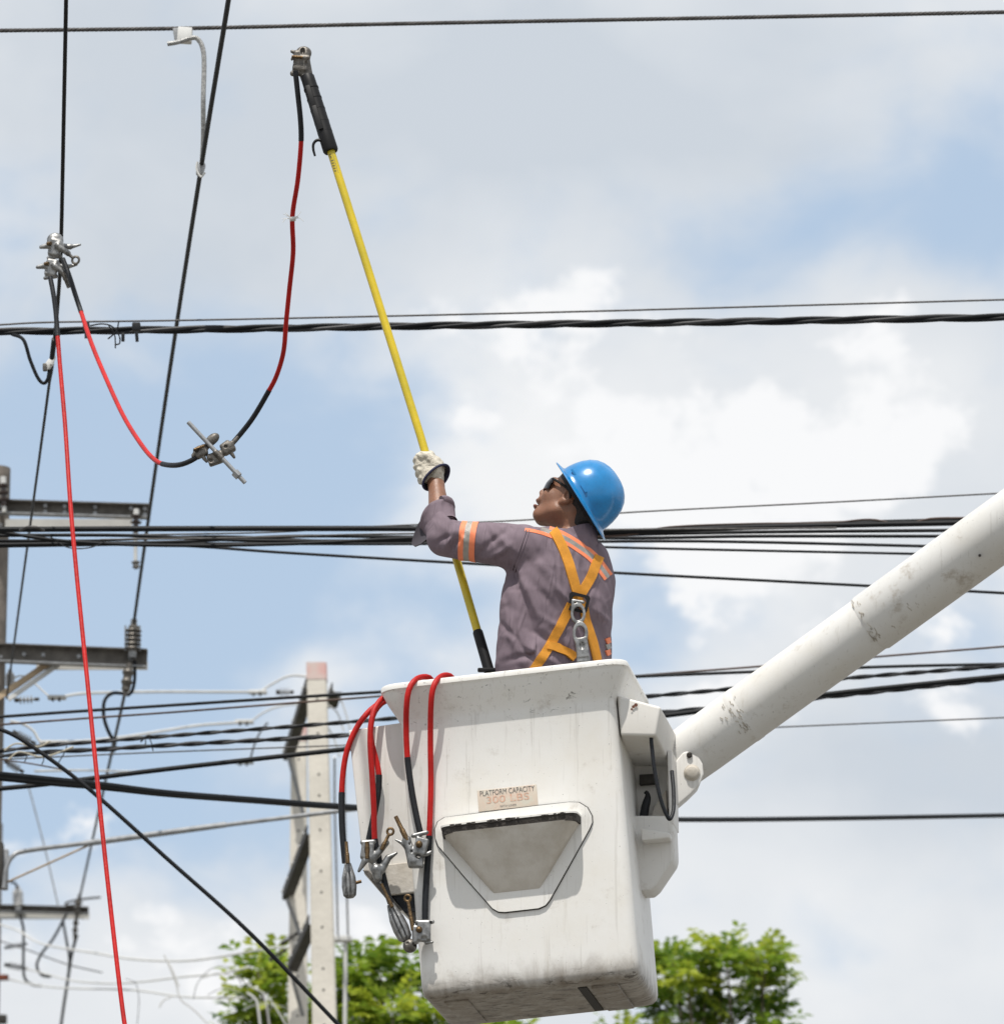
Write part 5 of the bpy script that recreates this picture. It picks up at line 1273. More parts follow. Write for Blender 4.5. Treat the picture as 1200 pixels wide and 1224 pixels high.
# --- hard hat
hU = nrm([.845, -.52, -.16]); hF = np.array([-.54, -.88, .16]); hF = nrm(hF - hU * (hF @ hU)); hS = np.cross(hU, hF); hS = hS if hS[2] < 0 else -hS
hC = c3(698.5, 597, 4)
def hat_ring(h, sc, extra=0.0, ridge=0.0, k=64):
    out = []
    for i in range(k):
        q = 2 * math.pi * i / k; cf, sf = math.cos(q), math.sin(q)
        a = 44.0 if cf > 0 else 43.0; f = a * sc * cf + extra * cf * (1.12 if cf > 0 else 1.0); s = 37.5 * sc * sf + extra * sf
        hh = h - (abs(cf) ** 3) * extra * .10
        if ridge and abs(s) < 8.5: hh += ridge * (1 - (abs(s) / 8.5) ** 4)
        out.append(hC + hF * f + hS * s + hU * hh)
    return out
prof_in = [(43.0, .10), (41.5, .35), (37, .58), (29, .77), (18, .90), (6, .955), (-2, .96)]
prof_out = [(0.5, 1.0), (6, .995), (14, .968), (22, .915), (30, .83), (37, .70), (42, .54), (45.3, .36), (46.8, .18), (47.1, .06)]
rings = [hat_ring(h, s) for h, s in prof_in] + [hat_ring(-3.4, 1.0, 3.5), hat_ring(-4.6, 1.0, 9.4), hat_ring(-4.0, 1.0, 10.4), hat_ring(-2.8, 1.0, 9.8), hat_ring(-1.6, 1.0, 4), hat_ring(-.6, 1.0, 1.0)]
rings += [hat_ring(h, s, 0, 1.6 * min(1, max(0, (h - 4) / 12))) for h, s in prof_out]
Vv, Fc = loft(rings, (True, True)); hat = MB().add(TW(Vv), Fc).build('hard_hat', M_hat, worker, shade=50)
for (f, s0) in ((-2, 1), (22, 1)):
    for sg in (1, -1):
        sN = math.sqrt(max(0, 1 - (f / 44) ** 2)) * 37.5 * .985
        c = hC + hF * f + hS * sg * sN + hU * 7
        MB().box(TW(c), (1.2 * KX, 6.2 * KX, 1.3 * KX) if False else (6.0 * KX, 1.5 * KX, 1.4 * KX), np.column_stack([nrm(TW(c + hF) - TW(c)), nrm(np.cross(nrm(TW(c + hU) - TW(c)), nrm(TW(c + hF) - TW(c)))), nrm(TW(c + hU) - TW(c))]), bevel=.0012).build('accessory_slot', M_hat, hat)
rings = [hat_ring(-1, .93), hat_ring(-9, .90), hat_ring(-9, .86), hat_ring(-1, .89)]
Vv, Fc = loft(rings + [rings[0]]); MB().add(TW(Vv), Fc).build('head_band', M_blackpl, hat, shade=40)
MB().tube(TW(smooth([hC + hF * -38 - hU * 4, hl(-30, -14, 6), hl(-31, -20, 0), hl(-30, -14, -6)], 6)), 2.2 * KX, 8).build('nape_strap', M_blackpl, hat)

# --- sunglasses
gl = thing  # (parts of the worker)
def lens(s):
    pts = []
    for u in np.linspace(11, -6.5, 7):
        row = []
        for q in np.linspace(0, 1, 9):
            sd = s * (2.5 + 19.5 * q); f = 38.5 - 10.5 * q ** 2.2 - .12 * abs(u - 3) ** 1.1
            row.append(hl(f, u * (1 - .18 * q), sd))
        pts.append(row)
    R, Cn = len(pts), len(pts[0]); Vv = [p for r in pts for p in r] + [p - HF * 1.4 for r in pts for p in r]; o = R * Cn; Fc = []
    for i in range(R - 1):
        for k in range(Cn - 1):
            a = i * Cn + k; Fc += [(a, a + 1, a + Cn + 1, a + Cn), (o + a, o + a + 1, o + a + Cn + 1, o + a + Cn)]
    per = [k for k in range(Cn)] + [i * Cn + Cn - 1 for i in range(1, R)] + [(R - 1) * Cn + k for k in range(Cn - 2, -1, -1)] + [i * Cn for i in range(R - 2, 0, -1)]
    for i in range(len(per)): a, b = per[i], per[(i + 1) % len(per)]; Fc.append((a, b, o + b, o + a))
    return MB().add(TW(np.array(Vv)), Fc)
gls = MB().tube(TW(smooth([hl(37.5, 8, -4), hl(39, 9, 0), hl(37.5, 8, 4)], 5)), 1.4 * KX, 8).build('sunglasses', M_blackpl, worker)
for s in (-1, 1):
    lens(s).build('lens', M_lens, gls, shade=60)
    MB().tube(TW(smooth([hl(28.5, 8, 22.0 * s), hl(18, 7.5, 25.5 * s), hl(6, 6.5, 27 * s), hl(-2, 4, 28 * s), hl(-7, -2, 27 * s)], 6)), 1.5 * KX, 8).build('temple_arm', M_blackpl, gls)

# --- harness
hr = MB()
ring_c, ring_n = hit(690, 721)
harness = MB().box(TW(ring_c + ring_n * 3.0), (11 * KX, 1.6 * KX, 10 * KX), bevel=.004)
# dorsal plate: a rounded black frame
def frame_poly(cx, cy, w, h, rot, k=8):
    pts = []
    for (sx, sy, st) in ((1, 1, 0), (-1, 1, 1), (-1, -1, 2), (1, -1, 3)):
        for i in range(k):
            q = math.pi / 2 * (st + i / (k - 1)); r = 4; pts.append((sx * (w - r) + r * math.cos(q), sy * (h - r) + r * math.sin(q)))
    c, s = math.cos(rot), math.sin(rot); return [(cx + x * c - y * s, cy + x * s + y * c) for x, y in pts]
def flat_frame(name, cx, cy, w, h, rot, depth, th, wid, m, parent):
    o = frame_poly(cx, cy, w, h, rot); i = frame_poly(cx, cy, w - wid, h - wid, rot); n = len(o)
    Vv = [c3(x, y, depth) for x, y in o] + [c3(x, y, depth) for x, y in i] + [c3(x, y, depth + th) for x, y in o] + [c3(x, y, depth + th) for x, y in i]; Fc = []
    for k in range(n):
        j = (k + 1) % n; Fc += [(k, j, n + j, n + k), (2 * n + k, 2 * n + j, 3 * n + j, 3 * n + k), (k, j, 2 * n + j, 2 * n + k), (n + k, n + j, 3 * n + j, 3 * n + k)]
    return MB().add(TW(np.array(Vv, float)), Fc).build(name, m, parent, shade=40)
dp = ring_c[2] - 4.5
s_first = ribbon('harness', [(655, 629), (661, 635), (667, 645), (673, 658), (679, 674), (684, 692), (690, 712)], -5.6, 5.6, M_orange, worker)
ribbon('strap', [(716, 665), (712, 674), (705.5, 690), (699, 701), (692, 712)], -5.6, 5.6, M_orange, s_first, lift=.6)
ribbon('strap', [(682, 722), (678, 730), (665, 755), (653, 776), (639, 797), (632, 806)], -5.4, 5.4, M_orange, s_first)
ribbon('strap', [(697, 726), (700, 744), (707, 766), (712, 786), (714, 800)], -5.0, 5.0, M_orange, s_first)
ribbon('strap', [(654, 770), (664, 773), (676, 778), (686, 786)], -5.0, 5.0, M_orange, s_first, lift=2.0)
flat_frame('dorsal_plate', 690.5, 720, 12.5, 11.0, .25, dp - 5, 3.0, 3.8, M_blackpl, s_first)
ribbon('strap', [(686, 712), (692, 720), (698, 727)], -5, 5, M_orange, s_first, lift=2.2, n=5)
# double-locking snap hook hanging from the plate
def hook_sdf(p):
    dz = dp - 8; p = [p[0], p[1] + SLOPE * dz, p[2]]
    d = np.abs(np.sqrt(((p[0] - 690) / 1.0) ** 2 + ((p[1] - 733) / 1.45) ** 2) - 7.2) - 1.7
    d = np.maximum(d * .8, np.abs(p[2] - dz) - 1.8)
    b = np.minimum(d, cap(p, (684, 718, dz), (683.5, 730, dz), 2.0)); b = np.minimum(b, cap(p, (684, 717.5, dz), (696, 719.5, dz), 2.0))
    h = np.abs(np.sqrt(((p[0] - 692.5) / 1.0) ** 2 + ((p[1] - 757) / 1.5) ** 2) - 7.4) - 1.9; h = np.maximum(h * .8, np.abs(p[2] - (dz - 3.2)) - 2.0)
    b = np.minimum(b, h)
    b = su(b, rbox(p, (694.5, 774, dz - 3), (7.5, 12, 2.6), 1.5, [nrm([1, -.12, 0]), nrm([.12, 1, 0]), np.array([0, 0, 1.])]), 1.5)
    b = ss(b, ell(p, (694.5, 772, dz - 6), (3, 4.5, 2.5)), .8)
    b = su(b, rbox(p, (696, 788, dz - 2.5), (8, 4, 2.2), 1.2), 1.0)
    return b
V, Q = surface_nets(hook_sdf, [np.arange(678, 708, .8), np.arange(712 - SLOPE * (dp - 8), 796 - SLOPE * (dp - 8), .8), np.arange(dp - 18, dp - 1, .8)])
raw_mesh('snap_hook', TW(V), Q, M_steel, s_first)
# ================================================================== YELLOW GROUNDING STICK
M_yel = mat('yellow_fibreglass', (0.60, 0.44, 0.012), .35, var=.15, vscale=9, bump=.05, bscale=80, col2=(.45, .36, .015))
def stick_w(py):
    px = 514 + (py - 560) * .2915 if py > 520 else 502.3 + (py - 520) * .3145
    return P(px, py, YW + (42 - (py - 560) * .196) * KD)
st = thing('hot_stick', 'long yellow fibreglass pole held up by the gloved hand', 'hot stick', stick_w(815))
MB().tube(np.array([stick_w(y) for y in (758, 700, 640, 560, 520, 400, 300, 220, 176)]), 5.0 * KX, 20).build('pole', M_yel, st)
MB().tube(np.array([stick_w(y) for y in (818, 812, 800, 770, 756, 754)]), np.array([5.6, 6.4, 6.4, 6.3, 6.2, 5.2]) * KX, 20).build('grip', M_blackpl, st)
MB().box(stick_w(803) + np.array([-2 * KX, -8 * KX, 0]), (12 * KX, .012, 2.4 * KX), bevel=.006).build('grip_flange', M_blackpl, st)
sl = [stick_w(y) for y in (181, 179, 160, 130, 100, 92, 90)]
slv = MB().tube(np.array(sl), np.array([8.5, 9.6, 9.4, 9.2, 8.8, 8.6, 7.4]) * KX, 24).build('head_sleeve', M_blackpl, st)
ad = nrm(stick_w(100) - stick_w(180))
for y in (106, 118, 131, 146, 158):
    c = stick_w(y); MB().lathe([(-.004, 9.0 * KX), (-.003, 9.5 * KX), (.003, 9.5 * KX), (.004, 9.0 * KX)], c, ad, 24).build('rib', M_blackpl, slv)
sx_ = nrm(np.cross(ad, [0, 1.0, 0]))
for y0, y1, off in ((104, 128, 4), (128, 156, 4)):
    a, b = stick_w(y0), stick_w(y1); MB().box((a + b) / 2 + np.array([0, -9.0 * KX, 0]) + sx_ * off * KX, (3.0 * KX, 2.0 * KX, np.linalg.norm(a - b) / 2), np.column_stack([sx_, np.cross(ad, sx_), ad]), bevel=.002).build('key', M_blackpl, slv)
YK = stick_w(170)[1] - .006
hk = smooth([P(388, 169, YK), P(380, 167, YK), P(375, 171, YK), P(374.5, 178, YK), P(376.5, 186, YK)], 6)
MB().tube(hk, np.linspace(2.2, 1.4, len(hk)) * KX, 8).build('hook', M_blackpl, st)
# printed marking on the pole below the sleeve: a box outline with blurred lines of print
def on_pole(py, a, r=5.06):
    c = stick_w(py); return c + np.array([r * math.sin(a), -r * math.cos(a), 0]) * KX
def pole_patch(y0, y1, a0, a1, m, r=5.08):
    Vv = []; ny, na = 4, 4
    for y in np.linspace(y0, y1, ny):
        for a in np.linspace(a0, a1, na): Vv.append(on_pole(y, a, r))
    return MB().add(Vv, [(i * na + k, i * na + k + 1, (i + 1) * na + k + 1, (i + 1) * na + k) for i in range(ny - 1) for k in range(na - 1)])
M_prt = mat('dark_print', (.06, .05, .03), .6, var=.6, vscale=300, col2=(.3, .24, .04))
pr = pole_patch(185, 186, -.95, .15, M_prt).build('print_line', M_prt, st)
pole_patch(185, 208, .05, .2, M_prt).build('print_line', M_prt, st); pole_patch(187, 190, -.85, -.35, M_prt).build('print_mark', M_prt, st)
for k in range(5): pole_patch(192 + k * 3.1, 193.6 + k * 3.1, -.9, -.05 - .04 * k, M_prt).build('print_mark', M_prt, st)

# ================================================================== GROUNDING CABLES AND CLAMPS
def PXW(Y):
    k = mpp(Y)
    def f(v):
        v = np.asarray(v, float)
        return np.array([P(q[0], q[1], Y) + np.array([0, q[2] * k, 0]) for q in v.reshape(-1, 3)]).reshape(v.shape)
    return f
def cast(name, fn, lo, hi, h, to, m, parent):
    V, Q = surface_nets(fn, [np.arange(lo[i], hi[i] + h, h) for i in range(3)])
    return raw_mesh(name, to(V.astype(float)), Q, m, parent)
def mv(pts, to): return to(np.array(pts, float))
def cable(name, label, pts, split, rad, group=None, base=None):
    """pts: world points; split: list of (fraction range, 'red'|'black')"""
    W = smooth(pts, 12); s = np.concatenate([[0], np.cumsum(np.linalg.norm(np.diff(W, axis=0), axis=1))])
    root = thing(name, label, 'cable', W[0] if base is None else base, group)
    for (a, b, col) in split:
        t = np.linspace(a * s[-1], b * s[-1], max(6, int((b - a) * s[-1] / .02)))
        C = np.column_stack([np.interp(t, s, W[:, i]) for i in range(3)])
        C[1:-1] = (C[:-2] + 2 * C[1:-1] + C[2:]) / 4
        MB().tube(C, rad * (1.0 if col == 'red' else 1.12), 14).build('red_jacket' if col == 'red' else 'black_sleeve', M_red if col == 'red' else M_black, root)
    return root
def frac(pts, i):
    """fraction of the smoothed length at control point i"""
    W = smooth(pts, 12); s = np.concatenate([[0], np.cumsum(np.linalg.norm(np.diff(W, axis=0), axis=1))]); return s[min(i * 12, len(s) - 1)] / s[-1]
def eye_screw(to, a, b, m, parent, r=2.2, ring=4.6, rr=1.5, eye=True):
    a = np.array(a, float); b = np.array(b, float); d = nrm(b - a)
    A, Bq = mv([a, b], to); k = np.linalg.norm(A - Bq) / np.linalg.norm(a - b)
    sc = MB().tube(np.array([A, A + (Bq - A) * .45, A + (Bq - A) * .5, Bq]), np.array([r, r, r * .8, r * .75]) * k, 12).build('eye_screw', m, parent)
    th = MB()
    if eye: MB().ring(mv([b + d * ring], to)[0], (0.25, 1, .1), ring * k, rr * k).build('screw_eye', m, sc)
    return sc

# -- cable from the pole head to the cluster bar
YH = stick_w(75)[1]; toH = PXW(YH)
YC = 21.0; toC = PXW(YC)
pA_ = [P(353, 84, YH - .02), P(356, 112, YH), P(359, 140, YH + .02), P(360, 168, YH + .05), P(356, 215, YH + .12), P(349.5, 258, YH + .22), P(350.5, 300, YH + .32), P(346, 345, YH + .45), P(342, 385, YH + .55), P(339, 420, YH + .65), P(331, 448, YH + .72), P(322, 466, YH + .78), P(302, 500, YH + .85), P(283, 524, YC), P(276, 532, YC)]
f1, f2 = frac(pA_, 3), frac(pA_, 11)
cA = cable('grounding_cable', 'red grounding cable hanging from the raised pole head, black sleeved at both ends', pA_, [(0, f1, 'black'), (f1 - .002, f2 + .002, 'red'), (f2, 1, 'black')], .0088, 'red grounding cables')
def clampA(p):
    d = rbox(p, (359, 74, 0), (8.5, 12, 7), 3, [nrm([1, .12, 0]), nrm([-.12, 1, 0]), np.array([0, 0, 1.])])
    d = su(d, ell(p, (363, 63, 0), (9.5, 8, 6.5)), 3); d = su(d, cap(p, (349, 62, -3), (357, 65, -3), 2, 3), 2)
    d = su(d, cap(p, (350, 88, -2), (356, 87, -2), 3.4, 4), 2); d = su(d, cap(p, (366, 70, 2), (371, 92, 2), 4.4, 3.6), 3); d = su(d, cap(p, (362, 86, 0), (364, 94, 0), 5, 4.5), 2)
    d = su(d, cap(p, (350, 72, -6), (369, 70, -6), 2.4), 1.5)
    d = ss(d, ell(p, (362, 62, -7), (2.6, 5, 5)), 1.2); d = ss(d, ell(p, (351.5, 76, -5), (2, 4, 4)), 1); d = ss(d, ell(p, (366, 78, -7), (1.6, 3.6, 3)), .8)
    return d
c = cast('clamp', clampA, (343, 52, -14), (378, 101, 14), .9, toH, M_steeldark, cA)
MB().rod(mv([(349, 70, -9)], toH)[0], mv([(362, 71, -9)], toH)[0], 1.8 * mpp(YH), seg=10).build('bolt', M_brass, c)
tie = MB()
for k in range(9):
    a = rng.uniform(-.5, .5); L_ = rng.uniform(4, 13) * (1 if k % 2 else -1)
    tie.tube(smooth([P(350, 262, YH + .21), P(350 + L_ * .6, 261 + a * 6 - 1, YH + .2), P(350 + L_, 261 + a * 16 + rng.uniform(-3, 4), YH + .2)], 5), .35 * mpp(20.5), 5)
tie.lathe([(-.006, .0105), (-.004, .0118), (.004, .0118), (.006, .0105)], P(350, 261.5, YH + .22), P(349.6, 258, YH + .22) - P(350.2, 265, YH + .22), 14)
o = tie.build('cord_tie', M_white, cA); o['kind'] = 'stuff'

# -- cable from the cluster bar to the upper line clamp
YL = 22.5; toL = PXW(YL)
pB_ = [P(75, 309, YL - .04), P(83, 330, YL - .06), P(90, 352, YL - .08), P(97, 373, YL - .1), P(110, 412, YL - .3), P(128, 455, YL - .55), P(148, 498, YL - .85), P(168, 530, YL - 1.1), P(182, 547, YL - 1.25), P(194, 554.5, YL - 1.35), P(212, 556, YL - 1.45), P(228, 551, YC), P(240, 543, YC)]
f1, f2 = frac(pB_, 3), frac(pB_, 9)
cB = cable('grounding_cable', 'red grounding cable sagging from the line clamps to the metal bar', pB_, [(0, f1, 'black'), (f1 - .002, f2 + .002, 'red'), (f2, 1, 'black')], .0088, 'red grounding cables')
pC_ = [P(60, 331, YL - .05), P(64, 352, YL - .07), P(67, 376, YL - .08), P(69, 402, YL - .1), P(72, 440, YL - .15), P(78, 510, YL - .25), P(84, 600, YL - .4), P(91, 680, YL - .5), P(99, 760, YL - .6), P(107, 840, YL - .7), P(115, 920, YL - .8), P(124, 1010, YL - .9), P(135, 1110, YL - 1), P(148, 1218, YL - 1.1), P(165, 1330, YL - 1.2)]
end = pC_[-1].copy(); dv = pC_[-1] - pC_[-2]; dv = dv / -dv[2]
for zz, q in ((end[2] * .6, .8), (end[2] * .25, .6), (0.0, .5)): pC_.append(np.array([end[0] + dv[0] * (end[2] - zz) * q, end[1] + dv[1] * (end[2] - zz) * q, zz]))
f1 = frac(pC_, 3)
cC = cable('grounding_cable', 'long red grounding cable dropping from the lower line clamp to the ground', pC_, [(0, f1, 'black'), (f1 - .0005, 1, 'red')], .0088, 'red grounding cables')
# the two line clamps
def line_clamp(dx, dy, bill_len, cap_):
    def f(p):
        d = rbox(p, (66 + dx, 297 + dy, -1), (7.5, 10.5, 6.5), 3, [nrm([1, .2, 0]), nrm([-.2, 1, 0]), np.array([0, 0, 1.])])
        d = su(d, cap(p, (49 + dx, 296 + dy, -3), (60 + dx, 294 + dy, -3), 2.2, 4), 2)
        d = su(d, cap(p, (72 + dx, 294.5 + dy, -1), (84 + dx, 295 + dy, -1), 4, 3), 2); d = su(d, cap(p, (84 + dx, 295 + dy, -1), (96 + dx, 292.5 + dy, -1), 2.8, 1.3), 1.5)
        d = su(d, cap(p, (58 + dx, 309 + dy, -3), (72 + dx, 307 + dy, -3), 2.2), 1.5)
        d = su(d, cap(p, (70 + dx, 296 + dy, -8), (82 + dx, 305 + dy, -8), 3.8, 3.4), 2)
        if cap_: d = su(d, np.maximum(ell(p, (66 + dx, 287 + dy, 0), (10, 9, 6)), p[1] - 291 - dy), 1.5)
        d = ss(d, cap(p, (73 + dx, 270, 2), (71 + dx, 330, 2), 2.2), .8); d = ss(d, ell(p, (60 + dx, 300 + dy, -8), (1.8, 2.6, 3)), .8)
        return d
    return f
c = cast('clamp', line_clamp(0, 0, 0, True), (42, 272, -16), (102, 316, 10), .9, toL, M_steel, cB)
eye_screw(toL, (80, 304, -9), (88, 311, -10), M_steeldark, c, 2.4, 4.2, 1.5)
MB().rod(mv([(57, 293.5, -8)], toL)[0], mv([(62, 293.5, -11)], toL)[0], 2.2 * mpp(YL), seg=8).build('bolt', M_brass, c)
c = cast('clamp', line_clamp(-4, 24, 0, False), (38, 298, -16), (100, 342, 10), .9, toL, M_steel, cC)
eye_screw(toL, (76, 328, -9), (83, 346, -9), M_steeldark, c, 3.0, 4.0, 1.3, eye=False)
MB().rod(mv([(54, 317.5, -8)], toL)[0], mv([(59, 317.5, -11)], toL)[0], 2.2 * mpp(YL), seg=8).build('bolt', M_brass, c)

# -- cluster bar with its two clamps
bar = thing('cluster_bar', 'grey threaded metal bar with a nut hanging where the red cables meet', 'metal bar', P(259, 540, YC))
MB().rod(P(225, 504.5, YC - .02), P(293, 577, YC - .02), 2.6 * mpp(YC), seg=14).build('rod', M_galv, bar)
MB().lathe([(-.012, .008), (-.011, .016), (.011, .016), (.012, .008)], P(283, 567, YC - .02), P(293, 577, YC) - P(283, 567, YC), 6).build('nut', M_galv, bar)
def cl1(p):
    d = rbox(p, (240, 540, 0), (8, 6.5, 6), 2.5, [nrm([1, -.45, 0]), nrm([.45, 1, 0]), np.array([0, 0, 1.])])
    d = su(d, cap(p, (231, 545, -2), (238, 536, -3), 2.4), 1.5); d = su(d, cap(p, (244, 548, -2), (247, 552, -2), 2.6, 1.8), 1.5)
    d = su(d, ell(p, (254, 525, 0), (9.5, 6, 5.5), [nrm([1, -.75, 0]), nrm([.75, 1, 0]), np.array([0, 0, 1.])]), 2); d = su(d, cap(p, (245, 536, 0), (252, 529, 0), 3.6), 2.5)
    d = ss(d, ell(p, (235, 540, -7), (3, 2.2, 4)), .8); d = ss(d, cap(p, (248, 533, -7), (244, 541, -7), 1.3), .6)
    return d
c = cast('clamp', cl1, (224, 512, -12), (268, 558, 12), .9, toC, M_steeldark, cB)
MB().rod(mv([(233, 539, -7)], toC)[0], mv([(245, 535, -9)], toC)[0], 1.7 * mpp(YC), seg=8).build('bolt', M_brass, c)
def cl2(p):
    d = rbox(p, (273, 536, 0), (8, 6, 6), 2.5, [nrm([1, -.55, 0]), nrm([.55, 1, 0]), np.array([0, 0, 1.])])
    d = su(d, cap(p, (275, 534, -4), (284, 524, -4), 2.6, 2), 1.5); d = su(d, cap(p, (276, 541, -2), (280, 547, -2), 2.8, 1.8), 1.5); d = su(d, cap(p, (265, 534, -2), (272, 529, -2), 2.6), 1.5)
    d = su(d, rbox(p, (257, 548, 1), (9, 7, 5), 2, [nrm([1, -.35, 0]), nrm([.35, 1, 0]), np.array([0, 0, 1.])]), 2); d = su(d, cap(p, (262, 545, 0), (268, 540, 0), 4), 2.5)
    d = su(d, cap(p, (258, 542, -6), (265, 549, -6), 3.6), 1.2)
    d = ss(d, ell(p, (270, 535, -7), (2.4, 2, 4)), .8); d = ss(d, ell(p, (252, 551, -5), (3, 2.4, 4)), .8)
    return d
cast('clamp', cl2, (244, 516, -12), (292, 562, 12), .9, toC, M_steeldark, cA)

# -- spare cables hung over the bucket rim
def W2(l): return [BP(x, y, v) for x, y, v in l]
RC = .0098
# 1: far left, spoon clamp in free air
q = W2([(490, 838, .17), (474, 834, .13), (460, 838, .10), (446, 846, .08), (430, 864, .06), (417, 890, .05), (411, 916, .05), (408.5, 948, .05), (409, 990, .05), (412.5, 1032, .05)])
f1 = frac(q, 7); c1 = cable('grounding_cable', 'spare red cable hanging clear of the bucket, outermost on the rim corner', q, [(0, f1, 'red'), (f1 - .001, 1, 'black')], RC, 'spare cables over the bucket rim')
toK = PXW(B(-.38, -.02, .5)[1])
def spoon(cx, cy, rot, L_, Wd):
    A = [nrm([math.cos(rot), math.sin(rot), 0]), nrm([-math.sin(rot), math.cos(rot), 0]), np.array([0, 0, 1.])]
    def f(p):
        q = [p[0] - cx, p[1] - cy, p[2]]; X = q[0] * A[0][0] + q[1] * A[0][1]; Yv = q[0] * A[1][0] + q[1] * A[1][1]
        w = Wd * np.interp(Yv, [-L_, -L_ * .75, -L_ * .2, L_ * .35, L_ * .85, L_], [.42, .58, .92, 1.0, .86, .5]).astype(np.float32)
        d = np.sqrt((X / w) ** 2 + (p[2] / (w * .8)) ** 2) - 1; d = np.maximum(d * w * .75, np.abs(Yv) - L_)
        rib = np.minimum(np.abs(X - w * .18), np.abs(X + w * .42)) - .8
        return ss(d, np.maximum(rib, p[2] + w * .38), .4) if True else d
    return f
c = cast('clamp', spoon(417, 1053, -.06, 21, 9), (402, 1028, -12), (432, 1078, 12), .85, toK, M_steel, c1)
eye_screw(toK, (416, 1034, -7), (414, 1008, -7), M_brass, c, 2.6, 3, 1.2, eye=False)
MB().rod(mv([(424, 1056, 0)], toK)[0], mv([(432, 1054, -1)], toK)[0], 2.0 * mpp(19.4), seg=8).build('bolt', M_brass, c)
# 2: behind, down to the clamp on the tool pocket
q = W2([(492, 842, .17), (472, 836, .12), (458, 839, .09), (447, 852, .06), (442.5, 872, .04), (445, 892, .03), (450, 910, .03), (453, 927, .03), (452, 948, .03), (447, 975, .03), (441, 1004, .03)])
f1 = frac(q, 7); c2 = cable('grounding_cable', 'spare red cable crossing behind another, clamped over the tool pocket', q, [(0, f1, 'red'), (f1 - .001, 1, 'black')], RC, 'spare cables over the bucket rim')
def k2(p):
    d = rbox(p, (439, 1018, 0), (7.5, 10, 6), 2.5, [nrm([1, .15, 0]), nrm([-.15, 1, 0]), np.array([0, 0, 1.])])
    d = su(d, cap(p, (433, 1008, -3), (447, 1007, -3), 2.6), 1.5); d = su(d, cap(p, (429, 1042, -2), (436, 1030, -2), 1.8, 4), 2); d = su(d, cap(p, (445, 1028, -1), (462, 1008, -1), 5, 3.6), 3)
    d = su(d, cap(p, (450, 1040, -1), (452, 1050, -1), 7, 5), 4); d = su(d, chain(p, [(456, 1040, 0), (464, 1026, 0), (474, 1020, 0)], [5, 4, 1.6]), 3)
    return ss(d, ell(p, (439, 1018, -8), (3.6, 6, 4)), .8)
c = cast('clamp', k2, (424, 998, -12), (480, 1060, 12), .9, toK, M_steel, c2)
eye_screw(toK, (456, 1017, -5), (465, 999, -6), M_brass, c, 2.6, 3.8, 1.6)
MB().rod(mv([(439, 1008, -6)], toK)[0], mv([(439, 1028, -6)], toK)[0], 2.6 * mpp(19.4), seg=10).build('bolt', M_brass, c)
# 3: in front, spoon clamp low
q = W2([(494, 838, .16), (476, 832, .10), (462, 832, .06), (450, 843, .02), (444, 862, -.005), (442.5, 890, -.01), (445, 930, -.01), (447, 970, -.01), (448, 1004, -.01), (455, 1036, -.01), (464, 1072, -.01), (467, 1080, -.01)])
f1 = frac(q, 8); c3 = cable('grounding_cable', 'spare red cable nearest the rim corner, ending in a low spoon clamp', q, [(0, f1, 'red'), (f1 - .001, 1, 'black')], RC, 'spare cables over the bucket rim')
toK3 = PXW(B(-.36, -.035, .3)[1])
c = cast('clamp', spoon(476, 1103, -.42, 24, 10), (455, 1074, -14), (498, 1132, 14), .85, toK3, M_steel, c3)
eye_screw(toK3, (469, 1086, -6), (456, 1058, -6), M_brass, c, 2.4, 3, 1.2, eye=False)
def ball(p):
    d = ell(p, (490, 1131, 0), (8.5, 8.5, 8)); d = su(d, cap(p, (490, 1128, 2), (482, 1118, 2), 4), 2)
    return ss(ss(d, ell(p, (487, 1129, -8), (2, 2, 3)), .5), ell(p, (497, 1130, -5), (4, 3, 5)), .8)
cast('clamp_foot', ball, (474, 1108, -11), (502, 1142, 11), .85, toK3, M_steeldark, c)
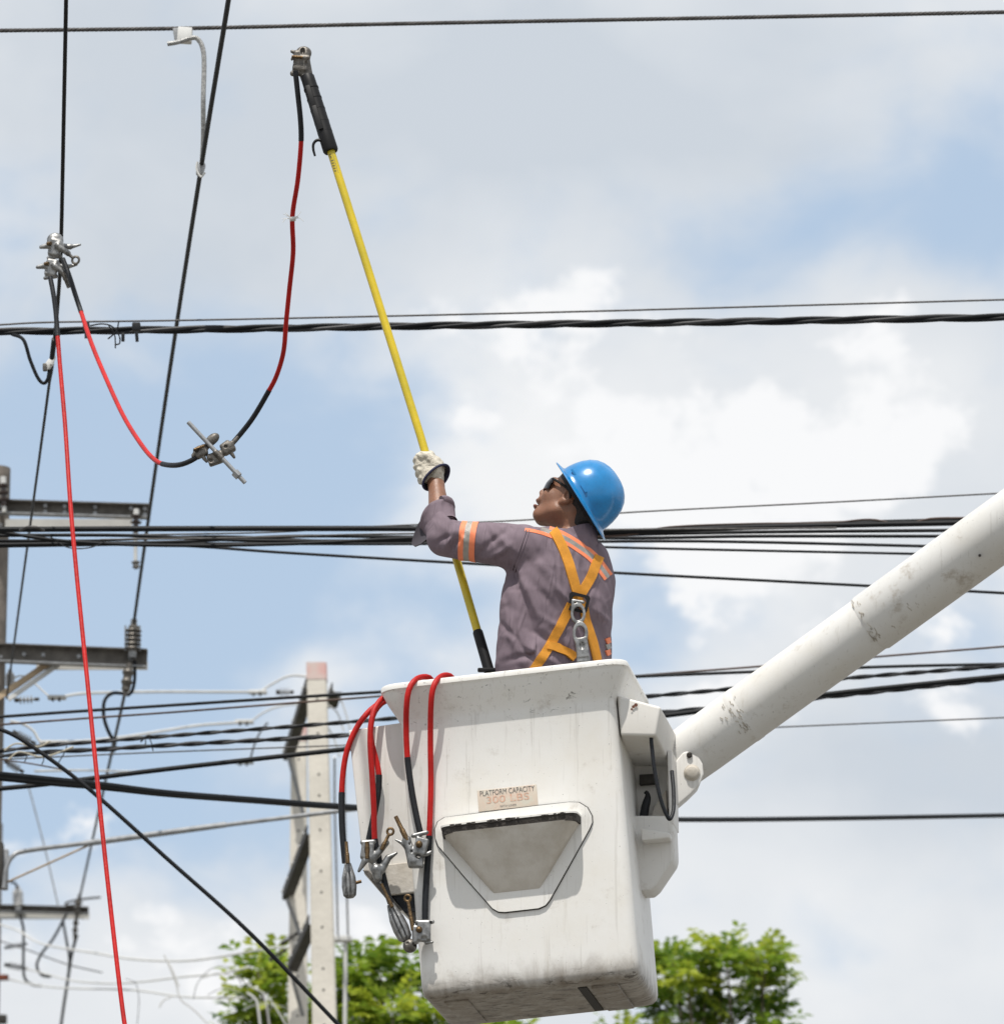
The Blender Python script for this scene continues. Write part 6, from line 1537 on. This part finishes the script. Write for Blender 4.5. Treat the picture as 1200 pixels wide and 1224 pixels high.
# 4 and 5: over the front rim
q = W2([(520, 830, .10), (516, 812, .05), (507, 809, .0), (497, 812, -.05), (489, 823, -.075), (486, 842, -.07), (485.5, 870, -.045), (487, 906, -.03), (492, 945, -.025), (499, 982, -.025), (503, 998, -.025)])
f1 = frac(q, 7); c4 = cable('grounding_cable', 'spare red cable over the front rim, sleeved black to a high clamp', q, [(0, f1, 'red'), (f1 - .001, 1, 'black')], RC, 'spare cables over the bucket rim')
toK4 = PXW(B(-.30, -.045, .45)[1])
def k4(p):
    d = rbox(p, (503, 1013, 0), (8, 11, 6.5), 2.5, [nrm([1, .25, 0]), nrm([-.25, 1, 0]), np.array([0, 0, 1.])])
    d = su(d, cap(p, (494, 1000, -3), (510, 996, -3), 2.6), 1.5); d = su(d, cap(p, (510, 1022, -2), (515, 1019, -2), 2.4, 1.8), 1.5)
    d = su(d, cap(p, (486, 1004, -1), (493, 1030, -1), 5, 6), 3); d = su(d, rbox(p, (497, 1032, 0), (9, 6, 5), 2.5), 3); d = su(d, chain(p, [(488, 1014, 1), (481, 1008, 1), (473, 1004, 1)], [4, 2.6, 1.2]), 2)
    d = ss(d, ell(p, (490, 1010, -6), (1.5, 1.8, 3)), .5); d = ss(d, ell(p, (492, 1019, -6), (1.5, 1.8, 3)), .5); return ss(d, ell(p, (500, 1025, -6), (3, 3, 4)), .8)
c = cast('clamp', k4, (468, 990, -12), (520, 1042, 12), .9, toK4, M_steel, c4)
eye_screw(toK4, (487, 1006, -3), (473, 977, -4), M_brass, c, 3.2, 3, 1.2, eye=False)
MB().lathe([(0, .012), (.006, .012), (.012, .008), (.016, .001)], mv([(501, 1011, -7)], toK4)[0], (0, -1, -.1), 12).build('bolt', M_brass, c)
q = W2([(545, 826, .10), (541, 810, .05), (532, 807, .0), (524, 811, -.05), (517.5, 822, -.075), (515, 845, -.065), (514.5, 890, -.035), (515, 940, -.02), (513, 1000, -.018), (510.5, 1040, -.018), (508.5, 1075, -.018), (508, 1104, -.018)])
f1 = frac(q, 8); c5 = cable('grounding_cable', 'spare red cable over the front rim next to the step, longest of all', q, [(0, f1, 'red'), (f1 - .001, 1, 'black')], RC, 'spare cables over the bucket rim')
toK5 = PXW(B(-.30, -.035, .2)[1])
def k5(p):
    d = rbox(p, (507, 1114, 0), (8, 12, 6.5), 2.5); d = su(d, cap(p, (498, 1103, -3), (517, 1103, -3), 2.6), 1.5); d = su(d, cap(p, (496, 1110, -1), (497, 1126, -1), 4, 4), 2)
    d = su(d, cap(p, (510, 1128, -2), (517, 1127, -2), 2.2, 1.6), 1.5); d = ss(d, ell(p, (515, 1104, -5), (1.4, 1.4, 3)), .4)
    return ss(d, ell(p, (507, 1124, -7), (4, 4, 3)), .8)
c = cast('clamp', k5, (488, 1096, -12), (522, 1136, 12), .9, toK5, M_steel, c5)
eye_screw(toK5, (494, 1113, -2), (488, 1078, -2), M_brass, c, 2.6, 3.6, 1.6)
MB().lathe([(0, .011), (.006, .011), (.012, .007), (.015, .001)], mv([(501, 1113, -7)], toK5)[0], (0, -1, -.1), 12).build('bolt', M_brass, c)
